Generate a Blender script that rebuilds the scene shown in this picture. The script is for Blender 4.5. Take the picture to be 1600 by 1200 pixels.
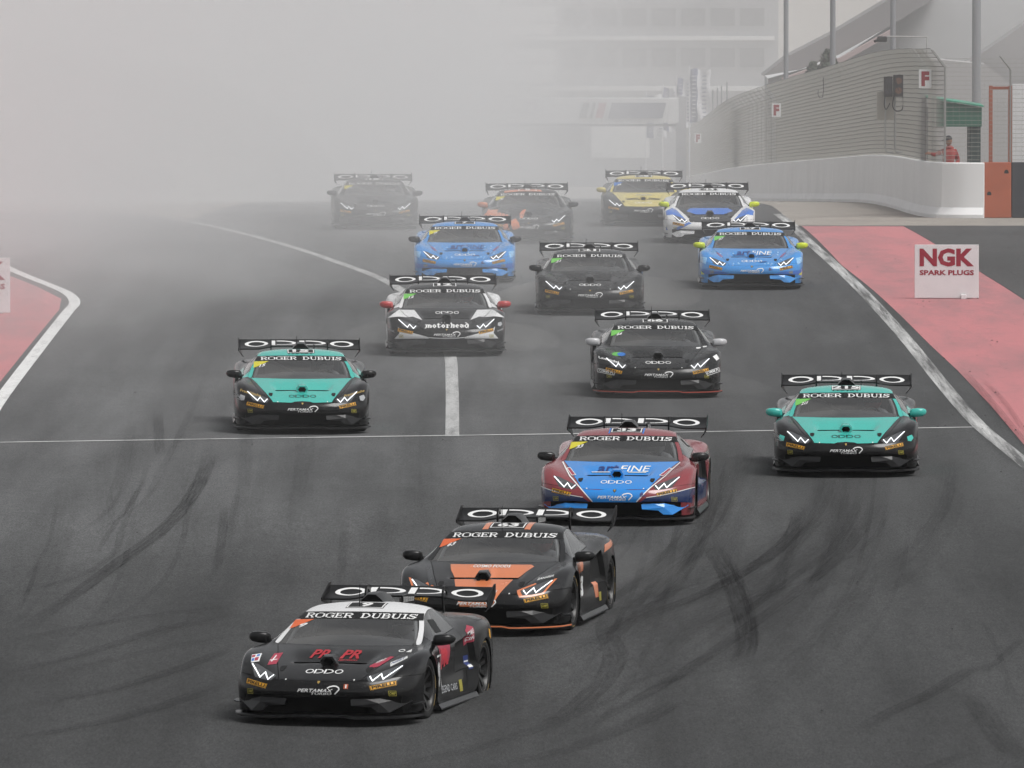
import bpy, bmesh, math, random
from mathutils import Vector, Matrix
from mathutils.bvhtree import BVHTree
from mathutils.geometry import tessellate_polygon

for _o in list(bpy.data.objects):
    bpy.data.objects.remove(_o)
scene = bpy.context.scene
COL = scene.collection
R = math.radians
random.seed(7)

# ------------------------------------------------------------------ camera
F_PX = 17000.0                 # focal length in pixels of a 1600 px wide frame (long telephoto)
CAM_H = 8.8
PITCH = 882.0 / F_PX
cam_d = bpy.data.cameras.new('camera')
cam_d.sensor_width = 36.0
cam_d.lens = 36.0 * F_PX / 1600.0
cam_d.clip_start = 1.0
cam_d.clip_end = 6000.0
cam = bpy.data.objects.new('camera', cam_d)
COL.objects.link(cam)
cam.location = (0, 0, CAM_H)
cam.rotation_euler = (math.pi / 2 - math.atan(PITCH), 0, 0)
scene.camera = cam

# ------------------------------------------------------------------ sky and sun
SUN_EL, SUN_AZ = R(60), R(122)          # azimuth measured from +Y (away from the camera) towards +X
world = bpy.data.worlds.new('World')
scene.world = world
world.use_nodes = True
wn = world.node_tree.nodes
wl = world.node_tree.links
wn.clear()
w_out = wn.new('ShaderNodeOutputWorld')
w_bg = wn.new('ShaderNodeBackground')
w_sky = wn.new('ShaderNodeTexSky')
w_sky.sky_type = 'NISHITA'
w_sky.sun_disc = False
w_sky.sun_elevation = SUN_EL
w_sky.sun_rotation = SUN_AZ
w_sky.air_density = 1.0
w_sky.dust_density = 2.0
w_sky.ozone_density = 1.0
w_hs = wn.new('ShaderNodeHueSaturation')
w_hs.inputs['Saturation'].default_value = 0.10
wl.new(w_sky.outputs['Color'], w_hs.inputs['Color'])
wl.new(w_hs.outputs['Color'], w_bg.inputs['Color'])
w_bg.inputs['Strength'].default_value = 0.09
wl.new(w_bg.outputs[0], w_out.inputs['Surface'])

sun_d = bpy.data.lights.new('sun', 'SUN')
sun_d.energy = 1.9
sun_d.angle = R(30)
sun_d.color = (1.0, 0.985, 0.965)
sun = bpy.data.objects.new('sun', sun_d)
COL.objects.link(sun)
sd = Vector((math.sin(SUN_AZ) * math.cos(SUN_EL), math.cos(SUN_AZ) * math.cos(SUN_EL), math.sin(SUN_EL)))
sun.rotation_euler = sd.to_track_quat('Z', 'Y').to_euler()
sun.location = (0, 100, 80)

scene.view_settings.view_transform = 'Standard'
scene.view_settings.look = 'None'
scene.view_settings.gamma = 1.0
scene.view_settings.use_curve_mapping = False
scene.view_settings.exposure = 0.34
scene.render.engine = 'CYCLES'
cy = scene.cycles
cy.max_bounces = 6
cy.diffuse_bounces = 1
cy.glossy_bounces = 2
cy.use_adaptive_sampling = True
cy.adaptive_threshold = 0.03
cy.adaptive_min_samples = 16
cy.transparent_max_bounces = 24
cy.volume_bounces = 2
cy.volume_max_steps = 32
cy.volume_step_rate = 2.0
cy.use_light_tree = False
cy.use_denoising = True
cy.sample_clamp_indirect = 4.0

# ------------------------------------------------------------------ helpers
MATS = {}


def principled(name):
    m = bpy.data.materials.new(name)
    m.use_nodes = True
    nt = m.node_tree
    return m, nt, nt.nodes['Principled BSDF'], nt.nodes, nt.links


def mat(name, col, rough=0.5, spec=0.5, metal=0.0, coat=0.0, noise=0.0, nscale=6.0, bump=0.0, emit=0.0, rvar=0.0):
    if name in MATS:
        return MATS[name]
    m, nt, b, N, L = principled(name)
    b.inputs['Roughness'].default_value = rough
    b.inputs['Metallic'].default_value = metal
    b.inputs['Specular IOR Level'].default_value = spec
    b.inputs['Coat Weight'].default_value = coat
    b.inputs['Coat Roughness'].default_value = 0.08
    b.inputs['Base Color'].default_value = (*col, 1)
    if emit:
        b.inputs['Emission Color'].default_value = (*col, 1)
        b.inputs['Emission Strength'].default_value = emit
    if noise or bump or rvar:
        tc = N.new('ShaderNodeTexCoord')
        nz = N.new('ShaderNodeTexNoise')
        nz.inputs['Scale'].default_value = nscale
        nz.inputs['Detail'].default_value = 5
        L.new(tc.outputs['Object'], nz.inputs['Vector'])
        if noise:
            mr = N.new('ShaderNodeMapRange')
            mr.inputs[1].default_value = 0.3
            mr.inputs[2].default_value = 0.7
            mr.inputs[3].default_value = 1 - noise
            mr.inputs[4].default_value = 1 + noise
            L.new(nz.outputs['Fac'], mr.inputs[0])
            vm = N.new('ShaderNodeVectorMath')
            vm.operation = 'SCALE'
            vm.inputs[0].default_value = col
            L.new(mr.outputs[0], vm.inputs['Scale'])
            L.new(vm.outputs[0], b.inputs['Base Color'])
        if rvar:
            mr = N.new('ShaderNodeMapRange')
            mr.inputs[1].default_value = 0.3
            mr.inputs[2].default_value = 0.7
            mr.inputs[3].default_value = max(0.02, rough - rvar)
            mr.inputs[4].default_value = rough + rvar
            L.new(nz.outputs['Fac'], mr.inputs[0])
            L.new(mr.outputs[0], b.inputs['Roughness'])
        if bump:
            bp = N.new('ShaderNodeBump')
            bp.inputs['Strength'].default_value = bump
            bp.inputs['Distance'].default_value = 0.02
            L.new(nz.outputs['Fac'], bp.inputs['Height'])
            L.new(bp.outputs[0], b.inputs['Normal'])
    MATS[name] = m
    return m


def paint(name, col, rough=0.32):
    """car paint: clear coat over a base with a thin uneven film of road dust"""
    key = 'paint_' + name
    if key in MATS:
        return MATS[key]
    m, nt, b, N, L = principled(key)
    b.inputs['Specular IOR Level'].default_value = 0.36 if max(col) < 0.05 else 0.5
    b.inputs['Coat Weight'].default_value = 0.0 if max(col) < 0.05 else 0.25
    b.inputs['Coat Roughness'].default_value = 0.05
    tc = N.new('ShaderNodeTexCoord')
    nz = N.new('ShaderNodeTexNoise')
    nz.inputs['Scale'].default_value = 3.0
    nz.inputs['Detail'].default_value = 8
    nz.inputs['Roughness'].default_value = 0.7
    L.new(tc.outputs['Object'], nz.inputs['Vector'])
    sp = N.new('ShaderNodeTexNoise')
    sp.inputs['Scale'].default_value = 60.0
    sp.inputs['Detail'].default_value = 2
    L.new(tc.outputs['Object'], sp.inputs['Vector'])
    a = N.new('ShaderNodeMapRange')
    a.inputs[1].default_value = 0.42
    a.inputs[2].default_value = 0.75
    a.inputs[3].default_value = 0.0
    a.inputs[4].default_value = 0.03
    L.new(nz.outputs['Fac'], a.inputs[0])
    c = N.new('ShaderNodeMapRange')
    c.inputs[1].default_value = 0.66
    c.inputs[2].default_value = 0.74
    c.inputs[3].default_value = 0.0
    c.inputs[4].default_value = 0.12
    L.new(sp.outputs['Fac'], c.inputs[0])
    s = N.new('ShaderNodeMath')
    s.operation = 'ADD'
    L.new(a.outputs[0], s.inputs[0])
    L.new(c.outputs[0], s.inputs[1])
    mx = N.new('ShaderNodeMix')
    mx.data_type = 'RGBA'
    mx.inputs[6].default_value = (*col, 1)
    mx.inputs[7].default_value = (0.26, 0.24, 0.21, 1)
    L.new(s.outputs[0], mx.inputs[0])
    L.new(mx.outputs[2], b.inputs['Base Color'])
    r = N.new('ShaderNodeMapRange')
    r.inputs[1].default_value = 0.3
    r.inputs[2].default_value = 0.7
    r.inputs[3].default_value = max(0.06, rough - 0.10)
    r.inputs[4].default_value = rough + 0.08
    L.new(nz.outputs['Fac'], r.inputs[0])
    L.new(r.outputs[0], b.inputs['Roughness'])
    MATS[key] = m
    return m


def tag(o, label=None, cat=None, group=None, kind=None):
    if label:
        o['label'] = label
    if cat:
        o['category'] = cat
    if group:
        o['group'] = group
    if kind:
        o['kind'] = kind
    return o


def empty(name, loc=(0, 0, 0), rz=0.0):
    o = bpy.data.objects.new(name, None)
    o.empty_display_size = 0.2
    COL.objects.link(o)
    o.location = loc
    o.rotation_euler = (0, 0, rz)
    return o


def link(name, me, m=None, parent=None, loc=None):
    """one object around (possibly shared) mesh data; the material sits on the object"""
    o = bpy.data.objects.new(name, me)
    COL.objects.link(o)
    if parent is not None:
        o.parent = parent
    if loc is not None:
        o.location = loc
    if m is not None:
        if not me.materials:
            me.materials.append(None)
        o.material_slots[0].link = 'OBJECT'
        o.material_slots[0].material = m
    return o


def smooth_mesh(me, ang=35):
    for p in me.polygons:
        p.use_smooth = True
    bm = bmesh.new()
    bm.from_mesh(me)
    lim = R(ang)
    for e in bm.edges:
        if len(e.link_faces) == 2:
            e.smooth = e.calc_face_angle(0) < lim
    bm.to_mesh(me)
    bm.free()


class MB:
    """collects boxes, bars, tubes and polygons of ONE part"""

    def __init__(s):
        s.v, s.f = [], []

    def add(s, vs, fs):
        n = len(s.v)
        s.v += [tuple(p) for p in vs]
        s.f += [tuple(i + n for i in f) for f in fs]
        return s

    def box(s, x0, x1, y0, y1, z0, z1):
        vs = [(x, y, z) for z in (z0, z1) for y in (y0, y1) for x in (x0, x1)]
        return s.add(vs, [(0, 2, 3, 1), (4, 5, 7, 6), (0, 1, 5, 4), (2, 6, 7, 3), (0, 4, 6, 2), (1, 3, 7, 5)])

    def prism(s, poly, axis, a, b):
        """2D polygon extruded along an axis from a to b; poly holds the two other coordinates in xyz order"""
        def P(p, t):
            return {'x': (t, p[0], p[1]), 'y': (p[0], t, p[1]), 'z': (p[0], p[1], t)}[axis]
        n = len(poly)
        vs = [P(p, a) for p in poly] + [P(p, b) for p in poly]
        return s.add(vs, [tuple(range(n))[::-1], tuple(range(n, 2 * n))] + [(i, (i + 1) % n, n + (i + 1) % n, n + i) for i in range(n)])

    def tube(s, pts, r, n=8, cap=True):
        pts = [Vector(p) for p in pts]
        rs = r if isinstance(r, (list, tuple)) else [r] * len(pts)
        vs, fs = [], []
        up = None
        for k, p in enumerate(pts):
            d = (pts[min(k + 1, len(pts) - 1)] - pts[max(k - 1, 0)]).normalized()
            if up is None:
                up = d.orthogonal().normalized()
            up = (up - d * up.dot(d)).normalized()
            sd_ = d.cross(up)
            for j in range(n):
                a = 2 * math.pi * j / n
                vs.append(p + (up * math.cos(a) + sd_ * math.sin(a)) * rs[k])
        for k in range(len(pts) - 1):
            for j in range(n):
                fs.append((k * n + j, k * n + (j + 1) % n, (k + 1) * n + (j + 1) % n, (k + 1) * n + j))
        if cap:
            fs.append(tuple(range(n))[::-1])
            fs.append(tuple(range((len(pts) - 1) * n, len(pts) * n)))
        return s.add(vs, fs)

    def mesh(s, name, bevel=0.0, smooth=None, seg=2):
        me = bpy.data.meshes.new(name)
        me.from_pydata(s.v, [], s.f)
        bm = bmesh.new()
        bm.from_mesh(me)
        bmesh.ops.recalc_face_normals(bm, faces=bm.faces)
        if bevel:
            ed = [e for e in bm.edges if len(e.link_faces) == 2 and e.calc_face_angle(0) > R(25)]
            bmesh.ops.bevel(bm, geom=ed, offset=bevel, segments=seg, affect='EDGES', profile=0.6)
        bm.to_mesh(me)
        bm.free()
        if smooth:
            smooth_mesh(me, smooth)
        me.update()
        return me

    def build(s, name, m, parent=None, bevel=0.0, smooth=None, loc=None):
        return link(name, s.mesh(name, bevel, smooth), m, parent, loc)


# ------------------------------------------------------------------ lie of the land: dips towards the camera, flat, then downhill beyond a crest
def zt(y):
    if y < 140.0:
        if y > 105.0:
            return -4.5e-4 * (140.0 - y) ** 2
        return -4.5e-4 * 35.0 ** 2 - 0.0315 * min(105.0 - y, 120.0)
    if y <= 190.0:
        return 0.0
    if y <= 309.0:
        return -1.45e-4 * (y - 190.0) ** 2
    z = -1.45e-4 * 119.0 ** 2
    if y <= 700.0:
        return z - 0.0345 * (y - 309.0)
    return z - 0.0345 * 391.0 - 0.0345 * 60 * (1 - math.exp(-(y - 700.0) / 60.0))


def ground(px, py):
    """where the line of sight through a pixel of the photograph meets the ground"""
    ang = (py + 282.0) / F_PX
    d = 60.0
    while d < 900 and CAM_H - ang * d > zt(d):
        d += 2.0
    lo, hi = d - 2.0, d
    for _ in range(30):
        m = 0.5 * (lo + hi)
        if CAM_H - ang * m > zt(m):
            lo = m
        else:
            hi = m
    return ((px - 800.0) / F_PX * hi, hi)


def at_dist(px, py, d):
    """the point at distance d on the line of sight through a pixel"""
    return Vector(((px - 800.0) / F_PX * d, d, CAM_H - (py + 282.0) / F_PX * d))


def clip(poly, ax, val, ge):
    out = []
    n = len(poly)
    for i in range(n):
        a, b = poly[i], poly[(i + 1) % n]
        ia = (a[ax] >= val) if ge else (a[ax] <= val)
        ib = (b[ax] >= val) if ge else (b[ax] <= val)
        if ia:
            out.append(a)
        if ia != ib:
            t = (val - a[ax]) / (b[ax] - a[ax])
            out.append((a[0] + (b[0] - a[0]) * t, a[1] + (b[1] - a[1]) * t))
    return out


def area2(p):
    return 0.5 * sum(p[i][0] * p[(i + 1) % len(p)][1] - p[(i + 1) % len(p)][0] * p[i][1] for i in range(len(p)))


def tess(poly):
    v = [Vector((p[0], p[1], 0)) for p in poly]
    return [[poly[i] for i in t] for t in tessellate_polygon([v])]


def sheet(name, poly, zoff, m, step=4.0):
    """a ground sheet: polygon in metres laid on the land in strips"""
    mb = MB()
    cache = {}
    for tri in tess(poly):
        y0, y1 = min(p[1] for p in tri), max(p[1] for p in tri)
        k = math.floor(y0 / step)
        while k * step < y1:
            c = clip(clip(tri, 1, k * step, True), 1, (k + 1) * step, False)
            k += 1
            if len(c) < 3 or abs(area2(c)) < 1e-5:
                continue
            if area2(c) < 0:
                c = c[::-1]
            ids = []
            for p in c:
                key = (round(p[0], 4), round(p[1], 4))
                if key not in cache:
                    cache[key] = len(mb.v)
                    mb.v.append((p[0], p[1], zt(p[1]) + zoff))
                if not ids or ids[-1] != cache[key]:
                    ids.append(cache[key])
            if ids[0] == ids[-1]:
                ids.pop()
            if len(ids) >= 3:
                mb.f.append(tuple(ids))
    me = bpy.data.meshes.new(name)
    me.from_pydata(mb.v, [], mb.f)
    me.update()
    return link(name, me, m)


def catmull(pts, n=6):
    out = []
    P = [Vector(p) for p in pts]
    for i in range(len(P) - 1):
        p0, p1, p2, p3 = P[max(i - 1, 0)], P[i], P[i + 1], P[min(i + 2, len(P) - 1)]
        for j in range(n):
            t = j / n
            out.append(0.5 * ((2 * p1) + (p2 - p0) * t + (2 * p0 - 5 * p1 + 4 * p2 - p3) * t * t + (3 * p1 - p0 - 3 * p2 + p3) * t ** 3))
    out.append(P[-1])
    return out


def ribbon_data(pts, width, zoff, verts, faces, uvs, strength=1.0):
    P = catmull([(p[0], p[1]) for p in pts], 8)
    n = len(P)
    base = len(verts)
    acc = 0.0
    L_tot = sum((P[i + 1] - P[i]).length for i in range(n - 1))
    for i, p in enumerate(P):
        d = (P[min(i + 1, n - 1)] - P[max(i - 1, 0)]).normalized()
        s = Vector((d.y, -d.x)) * width * 0.5
        if i:
            acc += (P[i] - P[i - 1]).length
        for q, u in ((p - s, 0.0), (p + s, 1.0)):
            verts.append((q.x, q.y, zt(q.y) + zoff))
            uvs.append((u, acc / L_tot, strength, acc))
    for i in range(n - 1):
        a = base + 2 * i
        faces.append((a, a + 1, a + 3, a + 2))


def ribbon(name, pts, width, zoff, m):
    v, f, u = [], [], []
    ribbon_data(pts, width, zoff, v, f, u)
    me = bpy.data.meshes.new(name)
    me.from_pydata(v, [], f)
    bm = bmesh.new()
    bm.from_mesh(me)
    bmesh.ops.recalc_face_normals(bm, faces=bm.faces)
    bm.to_mesh(me)
    bm.free()
    return link(name, me, m)


_FONT = {}


def text_tris(s, bold=0.0):
    """triangles of a word in Blender's own font, scaled into the unit square"""
    key = (s, bold)
    if key in _FONT:
        return _FONT[key]
    cu = bpy.data.curves.new('t', 'FONT')
    cu.body = s
    cu.resolution_u = 2
    cu.offset = bold
    o = bpy.data.objects.new('t', cu)
    COL.objects.link(o)
    bpy.context.view_layer.update()
    me = o.to_mesh()
    me.calc_loop_triangles()
    vs = [(v.co.x, v.co.y) for v in me.vertices]
    tr = [[vs[i] for i in t.vertices] for t in me.loop_triangles]
    o.to_mesh_clear()
    bpy.data.objects.remove(o)
    bpy.data.curves.remove(cu)
    x0 = min(p[0] for p in vs); x1 = max(p[0] for p in vs)
    y0 = min(p[1] for p in vs); y1 = max(p[1] for p in vs)
    tr = [[((p[0] - x0) / (x1 - x0), (p[1] - y0) / (y1 - y0)) for p in t] for t in tr]
    tr = [t for t in tr if abs(area2(t)) > 1e-7]
    _FONT[key] = tr
    return tr


def quadmap(tris, q):
    """unit square -> quad given as top-left, top-right, bottom-right, bottom-left"""
    tl, tr, br, bl = q
    out = []
    for t in tris:
        o = []
        for u, v in t:
            o.append(tuple((tl[k] * (1 - u) + tr[k] * u) * v + (bl[k] * (1 - u) + br[k] * u) * (1 - v) for k in (0, 1)))
        out.append(o)
    return out


def rect(x0, y0, x1, y1):
    return [(x0, y0), (x1, y0), (x1, y1), (x0, y1)]


def stroke(pts, w, closed=False):
    """mitred band of width w along 2D points, as quads"""
    P = [Vector(p) for p in pts]
    n = len(P)
    L_, R_ = [], []
    for i in range(n):
        a = P[i - 1] if (i or closed) else P[i]
        b = P[(i + 1) % n] if (i < n - 1 or closed) else P[i]
        d1 = (P[i] - a).normalized() if (P[i] - a).length > 1e-9 else (b - P[i]).normalized()
        d2 = (b - P[i]).normalized() if (b - P[i]).length > 1e-9 else d1
        n1 = Vector((-d1.y, d1.x)); n2 = Vector((-d2.y, d2.x))
        mt = (n1 + n2)
        mt = mt.normalized() if mt.length > 1e-6 else n1
        k = min(2.5, 1.0 / max(0.3, mt.dot(n1)))
        L_.append(P[i] + mt * k * w * 0.5)
        R_.append(P[i] - mt * k * w * 0.5)
    out = []
    for i in range(n if closed else n - 1):
        j = (i + 1) % n
        out.append([tuple(L_[i]), tuple(L_[j]), tuple(R_[j]), tuple(R_[i])])
    return out


def ring2d(cx, cy_, a, b, ta, tb, a0=0.0, a1=360.0, n=28):
    out = []
    for i in range(n):
        t0 = R(a0 + (a1 - a0) * i / n); t1 = R(a0 + (a1 - a0) * (i + 1) / n)
        o = lambda t: (cx + a * math.cos(t), cy_ + b * math.sin(t))
        q = lambda t: (cx + (a - ta) * math.cos(t), cy_ + (b - tb) * math.sin(t))
        out.append([q(t0), o(t0), o(t1), q(t1)])
    return out


def flat_print(name, polys, M4, m, parent=None):
    """flat lettering: 2D polygons placed by a matrix (x right, y up in the plane)"""
    mb = MB()
    for p in polys:
        if area2(p) < 0:
            p = p[::-1]
        mb.add([M4 @ Vector((q[0], q[1], 0)) for q in p], [tuple(range(len(p)))])
    me = bpy.data.meshes.new(name)
    me.from_pydata(mb.v, [], mb.f)
    return link(name, me, m, parent)

# ================================================================== SETTING
def asphalt_mat(name, base, streak=1.0, dusty=False):
    m, nt, b, N, L = principled(name)
    tc = N.new('ShaderNodeTexCoord')

    def noise(scale, sx, sy, detail=4, rough=0.6, dist=0.0):
        mp = N.new('ShaderNodeMapping')
        mp.inputs['Scale'].default_value = (sx, sy, 1)
        L.new(tc.outputs['Object'], mp.inputs[0])
        n = N.new('ShaderNodeTexNoise')
        n.inputs['Scale'].default_value = scale
        n.inputs['Detail'].default_value = detail
        n.inputs['Roughness'].default_value = rough
        n.inputs['Distortion'].default_value = dist
        L.new(mp.outputs[0], n.inputs['Vector'])
        return n.outputs['Fac']

    def ramp(src, a, b_, lo, hi):
        r = N.new('ShaderNodeMapRange')
        for k, v in zip((1, 2, 3, 4), (a, b_, lo, hi)):
            r.inputs[k].default_value = v
        L.new(src, r.inputs[0])
        return r.outputs[0]

    def mul(a, b_):
        q = N.new('ShaderNodeMath')
        q.operation = 'MULTIPLY'
        L.new(a, q.inputs[0])
        L.new(b_, q.inputs[1])
        return q.outputs[0]
    f = ramp(noise(1.0, 1.1, 0.045, 5), 0.3, 0.7, 1 - 0.30 * streak, 1 + 0.22 * streak)      # long tyre-worn streaks
    f = mul(f, ramp(noise(0.5, 0.5, 0.12, 4, 0.65, 0.6), 0.3, 0.7, 0.84, 1.17))              # broad patches
    f = mul(f, ramp(noise(7.0, 1.0, 0.3, 3), 0.3, 0.7, 0.9, 1.1))
    f = mul(f, ramp(noise(40.0, 1, 0.14, 4, 0.9), 0.25, 0.75, 0.25, 1.8))                     # aggregate
    if dusty:      # sand lies on the lanes nobody races on: left of the racing line and up the straight, where the paler tone also paints in haze
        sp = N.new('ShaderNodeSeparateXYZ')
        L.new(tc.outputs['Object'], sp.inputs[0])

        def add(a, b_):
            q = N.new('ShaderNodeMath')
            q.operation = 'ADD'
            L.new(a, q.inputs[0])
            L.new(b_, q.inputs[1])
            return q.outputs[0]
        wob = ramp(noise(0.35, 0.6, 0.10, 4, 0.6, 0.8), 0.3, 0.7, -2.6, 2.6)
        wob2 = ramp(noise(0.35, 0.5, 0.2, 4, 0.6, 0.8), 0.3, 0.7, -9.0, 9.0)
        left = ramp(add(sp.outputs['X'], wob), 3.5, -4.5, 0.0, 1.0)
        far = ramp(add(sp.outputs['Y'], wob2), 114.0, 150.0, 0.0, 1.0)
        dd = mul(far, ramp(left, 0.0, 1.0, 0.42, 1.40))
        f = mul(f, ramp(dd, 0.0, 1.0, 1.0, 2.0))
    vm = N.new('ShaderNodeVectorMath')
    vm.operation = 'SCALE'
    vm.inputs[0].default_value = base
    L.new(f, vm.inputs['Scale'])
    L.new(vm.outputs[0], b.inputs['Base Color'])
    b.inputs['Roughness'].default_value = 0.85
    b.inputs['Specular IOR Level'].default_value = 0.25
    bp = N.new('ShaderNodeBump')
    bp.inputs['Strength'].default_value = 0.5
    bp.inputs['Distance'].default_value = 0.01
    L.new(noise(60.0, 1, 1, 3), bp.inputs['Height'])
    L.new(bp.outputs[0], b.inputs['Normal'])
    return m


def worn_mat(name, col, under, scale, sx, sy, lo, hi, rough=0.8):
    """paint worn through to what lies under it"""
    m, nt, b, N, L = principled(name)
    tc = N.new('ShaderNodeTexCoord')
    mp = N.new('ShaderNodeMapping')
    mp.inputs['Scale'].default_value = (sx, sy, 1)
    L.new(tc.outputs['Object'], mp.inputs[0])
    n = N.new('ShaderNodeTexNoise')
    n.inputs['Scale'].default_value = scale
    n.inputs['Detail'].default_value = 7
    n.inputs['Roughness'].default_value = 0.72
    L.new(mp.outputs[0], n.inputs['Vector'])
    n2 = N.new('ShaderNodeTexNoise')
    n2.inputs['Scale'].default_value = scale * 9
    n2.inputs['Detail'].default_value = 3
    L.new(tc.outputs['Object'], n2.inputs['Vector'])
    ad = N.new('ShaderNodeMath')
    ad.operation = 'MULTIPLY_ADD'
    ad.inputs[1].default_value = 0.25
    L.new(n2.outputs['Fac'], ad.inputs[0])
    L.new(n.outputs['Fac'], ad.inputs[2])
    r = N.new('ShaderNodeMapRange')
    r.inputs[1].default_value = lo + 0.125
    r.inputs[2].default_value = hi + 0.125
    L.new(ad.outputs[0], r.inputs[0])
    mx = N.new('ShaderNodeMix')
    mx.data_type = 'RGBA'
    mx.inputs[6].default_value = (*col, 1)
    mx.inputs[7].default_value = (*under, 1)
    L.new(r.outputs[0], mx.inputs[0])
    L.new(mx.outputs[2], b.inputs['Base Color'])
    b.inputs['Roughness'].default_value = rough
    b.inputs['Specular IOR Level'].default_value = 0.25
    return m


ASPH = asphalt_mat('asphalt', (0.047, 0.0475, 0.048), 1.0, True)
ASPH2 = asphalt_mat('service_asphalt', (0.07, 0.0695, 0.069), 0.3)
SAND = worn_mat('sand', (0.34, 0.31, 0.275), (0.22, 0.20, 0.18), 0.9, 1, 0.4, 0.35, 0.75, 0.95)
PINK = worn_mat('run_off_paint', (0.49, 0.19, 0.20), (0.26, 0.16, 0.165), 0.45, 1.3, 0.16, 0.42, 0.74)
LINE = worn_mat('line_paint', (0.72, 0.72, 0.71), (0.25, 0.25, 0.25), 1.6, 2.0, 0.35, 0.5, 0.8)
LINE_WORN = worn_mat('worn_line_paint', (0.60, 0.60, 0.59), (0.085, 0.085, 0.085), 1.6, 4.0, 0.07, 0.34, 0.62)
CONC = mat('white_concrete', (0.86, 0.855, 0.85), 0.85, 0.3, noise=0.05, nscale=0.5)

# the ground: one sheet to the horizon
gx = [-2500, -600, -150, -60, -30, -15, 0, 15, 30, 60, 150, 600, 2500]
gy = [-400, -200, -60, -15] + [-12 + 4 * i for i in range(84)] + [330, 350, 380, 430, 490, 560, 640, 680, 700, 720, 750, 780, 900, 1400, 2500, 4500]
gv = [(x, y, zt(y) - 0.004) for y in gy for x in gx]
nx = len(gx)
gf = [(j * nx + i, j * nx + i + 1, (j + 1) * nx + i + 1, (j + 1) * nx + i) for j in range(len(gy) - 1) for i in range(nx - 1)]
gm = bpy.data.meshes.new('ground')
gm.from_pydata(gv, [], gf)
tag(link('ground', gm, SAND), kind='structure')

# race track, pit exit road and their far ends beyond the crest
G = ground
edge_r = [G(1178, 322), G(1240, 352)]
track = [(-75, 8), (75, 8), (75, G(1600, 352)[1]), G(1240, 352), (6.8, 285), (6.6, 340), (6.6, 690), (-6.4, 690), (-6.6, 340), (-7.2, 300), G(300, 343), G(225, 335.5), G(150, 331.5), G(0, 329.5), (-75, G(0, 329.5)[1] - 3)]
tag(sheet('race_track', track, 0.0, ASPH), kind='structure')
# painted run-off on the right, tarmac beyond it, and the left run-off behind its kerb line
pink_r = [G(1253, 353), G(1412, 353.5), G(1475, 390), G(1540, 430), G(1600, 468), G(1720, 560), G(1900, 780), G(1700, 775), G(1600, 694),
          G(1550, 635), G(1497, 579), G(1452, 537), G(1410, 495), G(1368, 456), G(1315, 414)]
tag(sheet('painted_run_off_right', pink_r, 0.004, PINK), kind='structure')
serv = [G(1413, 353.5), (75, G(1600, 353.5)[1]), (75, 120), G(1905, 780), G(1722, 560), G(1602, 468), G(1541, 430), G(1476, 390)]
tag(sheet('service_road', serv, 0.004, ASPH2), kind='structure')
pink_l = [G(-600, 330), G(-200, 360), G(0, 425), G(60, 449), G(95, 467), G(92, 484), G(45, 540), G(0, 596), G(-60, 680), G(-600, 1100)]
tag(sheet('painted_run_off_left', pink_l, 0.004, PINK), kind='structure')

# painted lines
tag(ribbon('track_edge_line', [G(1215, 334), G(1240, 353), G(1268, 381), G(1345, 452), G(1415, 528), G(1475, 602), G(1530, 664), G(1600, 722), G(1800, 900), G(2100, 1250)], 0.23, 0.004, LINE_WORN), kind='structure')
LINE_GREY = worn_mat('grey_line_paint', (0.44, 0.44, 0.435), (0.12, 0.12, 0.12), 1.6, 3.0, 0.25, 0.42, 0.75)
tag(ribbon('pit_exit_line', [G(150, 331.5), G(200, 333.5), G(290, 345), G(420, 375), G(520, 407), G(605, 440), G(665, 485), G(700, 545), G(706, 600), G(706.5, 682)], 0.2, 0.004, LINE_GREY), kind='structure')
tag(ribbon('run_off_edge_line', [G(-300, 300), G(-120, 362), G(0, 413), G(40, 431), G(78, 446), G(106, 459), G(116, 473), G(104, 489), G(60, 545), G(0, 624), G(-80, 740), G(-500, 1300)], 0.21, 0.008, LINE), kind='structure')
LINE_TIME = worn_mat('thin_line_paint', (0.55, 0.55, 0.545), (0.12, 0.12, 0.12), 0.5, 1.2, 0.3, 0.45, 0.75)
tag(ribbon('timing_line', [G(-200, 695), G(0, 692), G(480, 684.5), G(1000, 677), G(1530, 668)], 0.17, 0.008, LINE_TIME), kind='structure')


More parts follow.
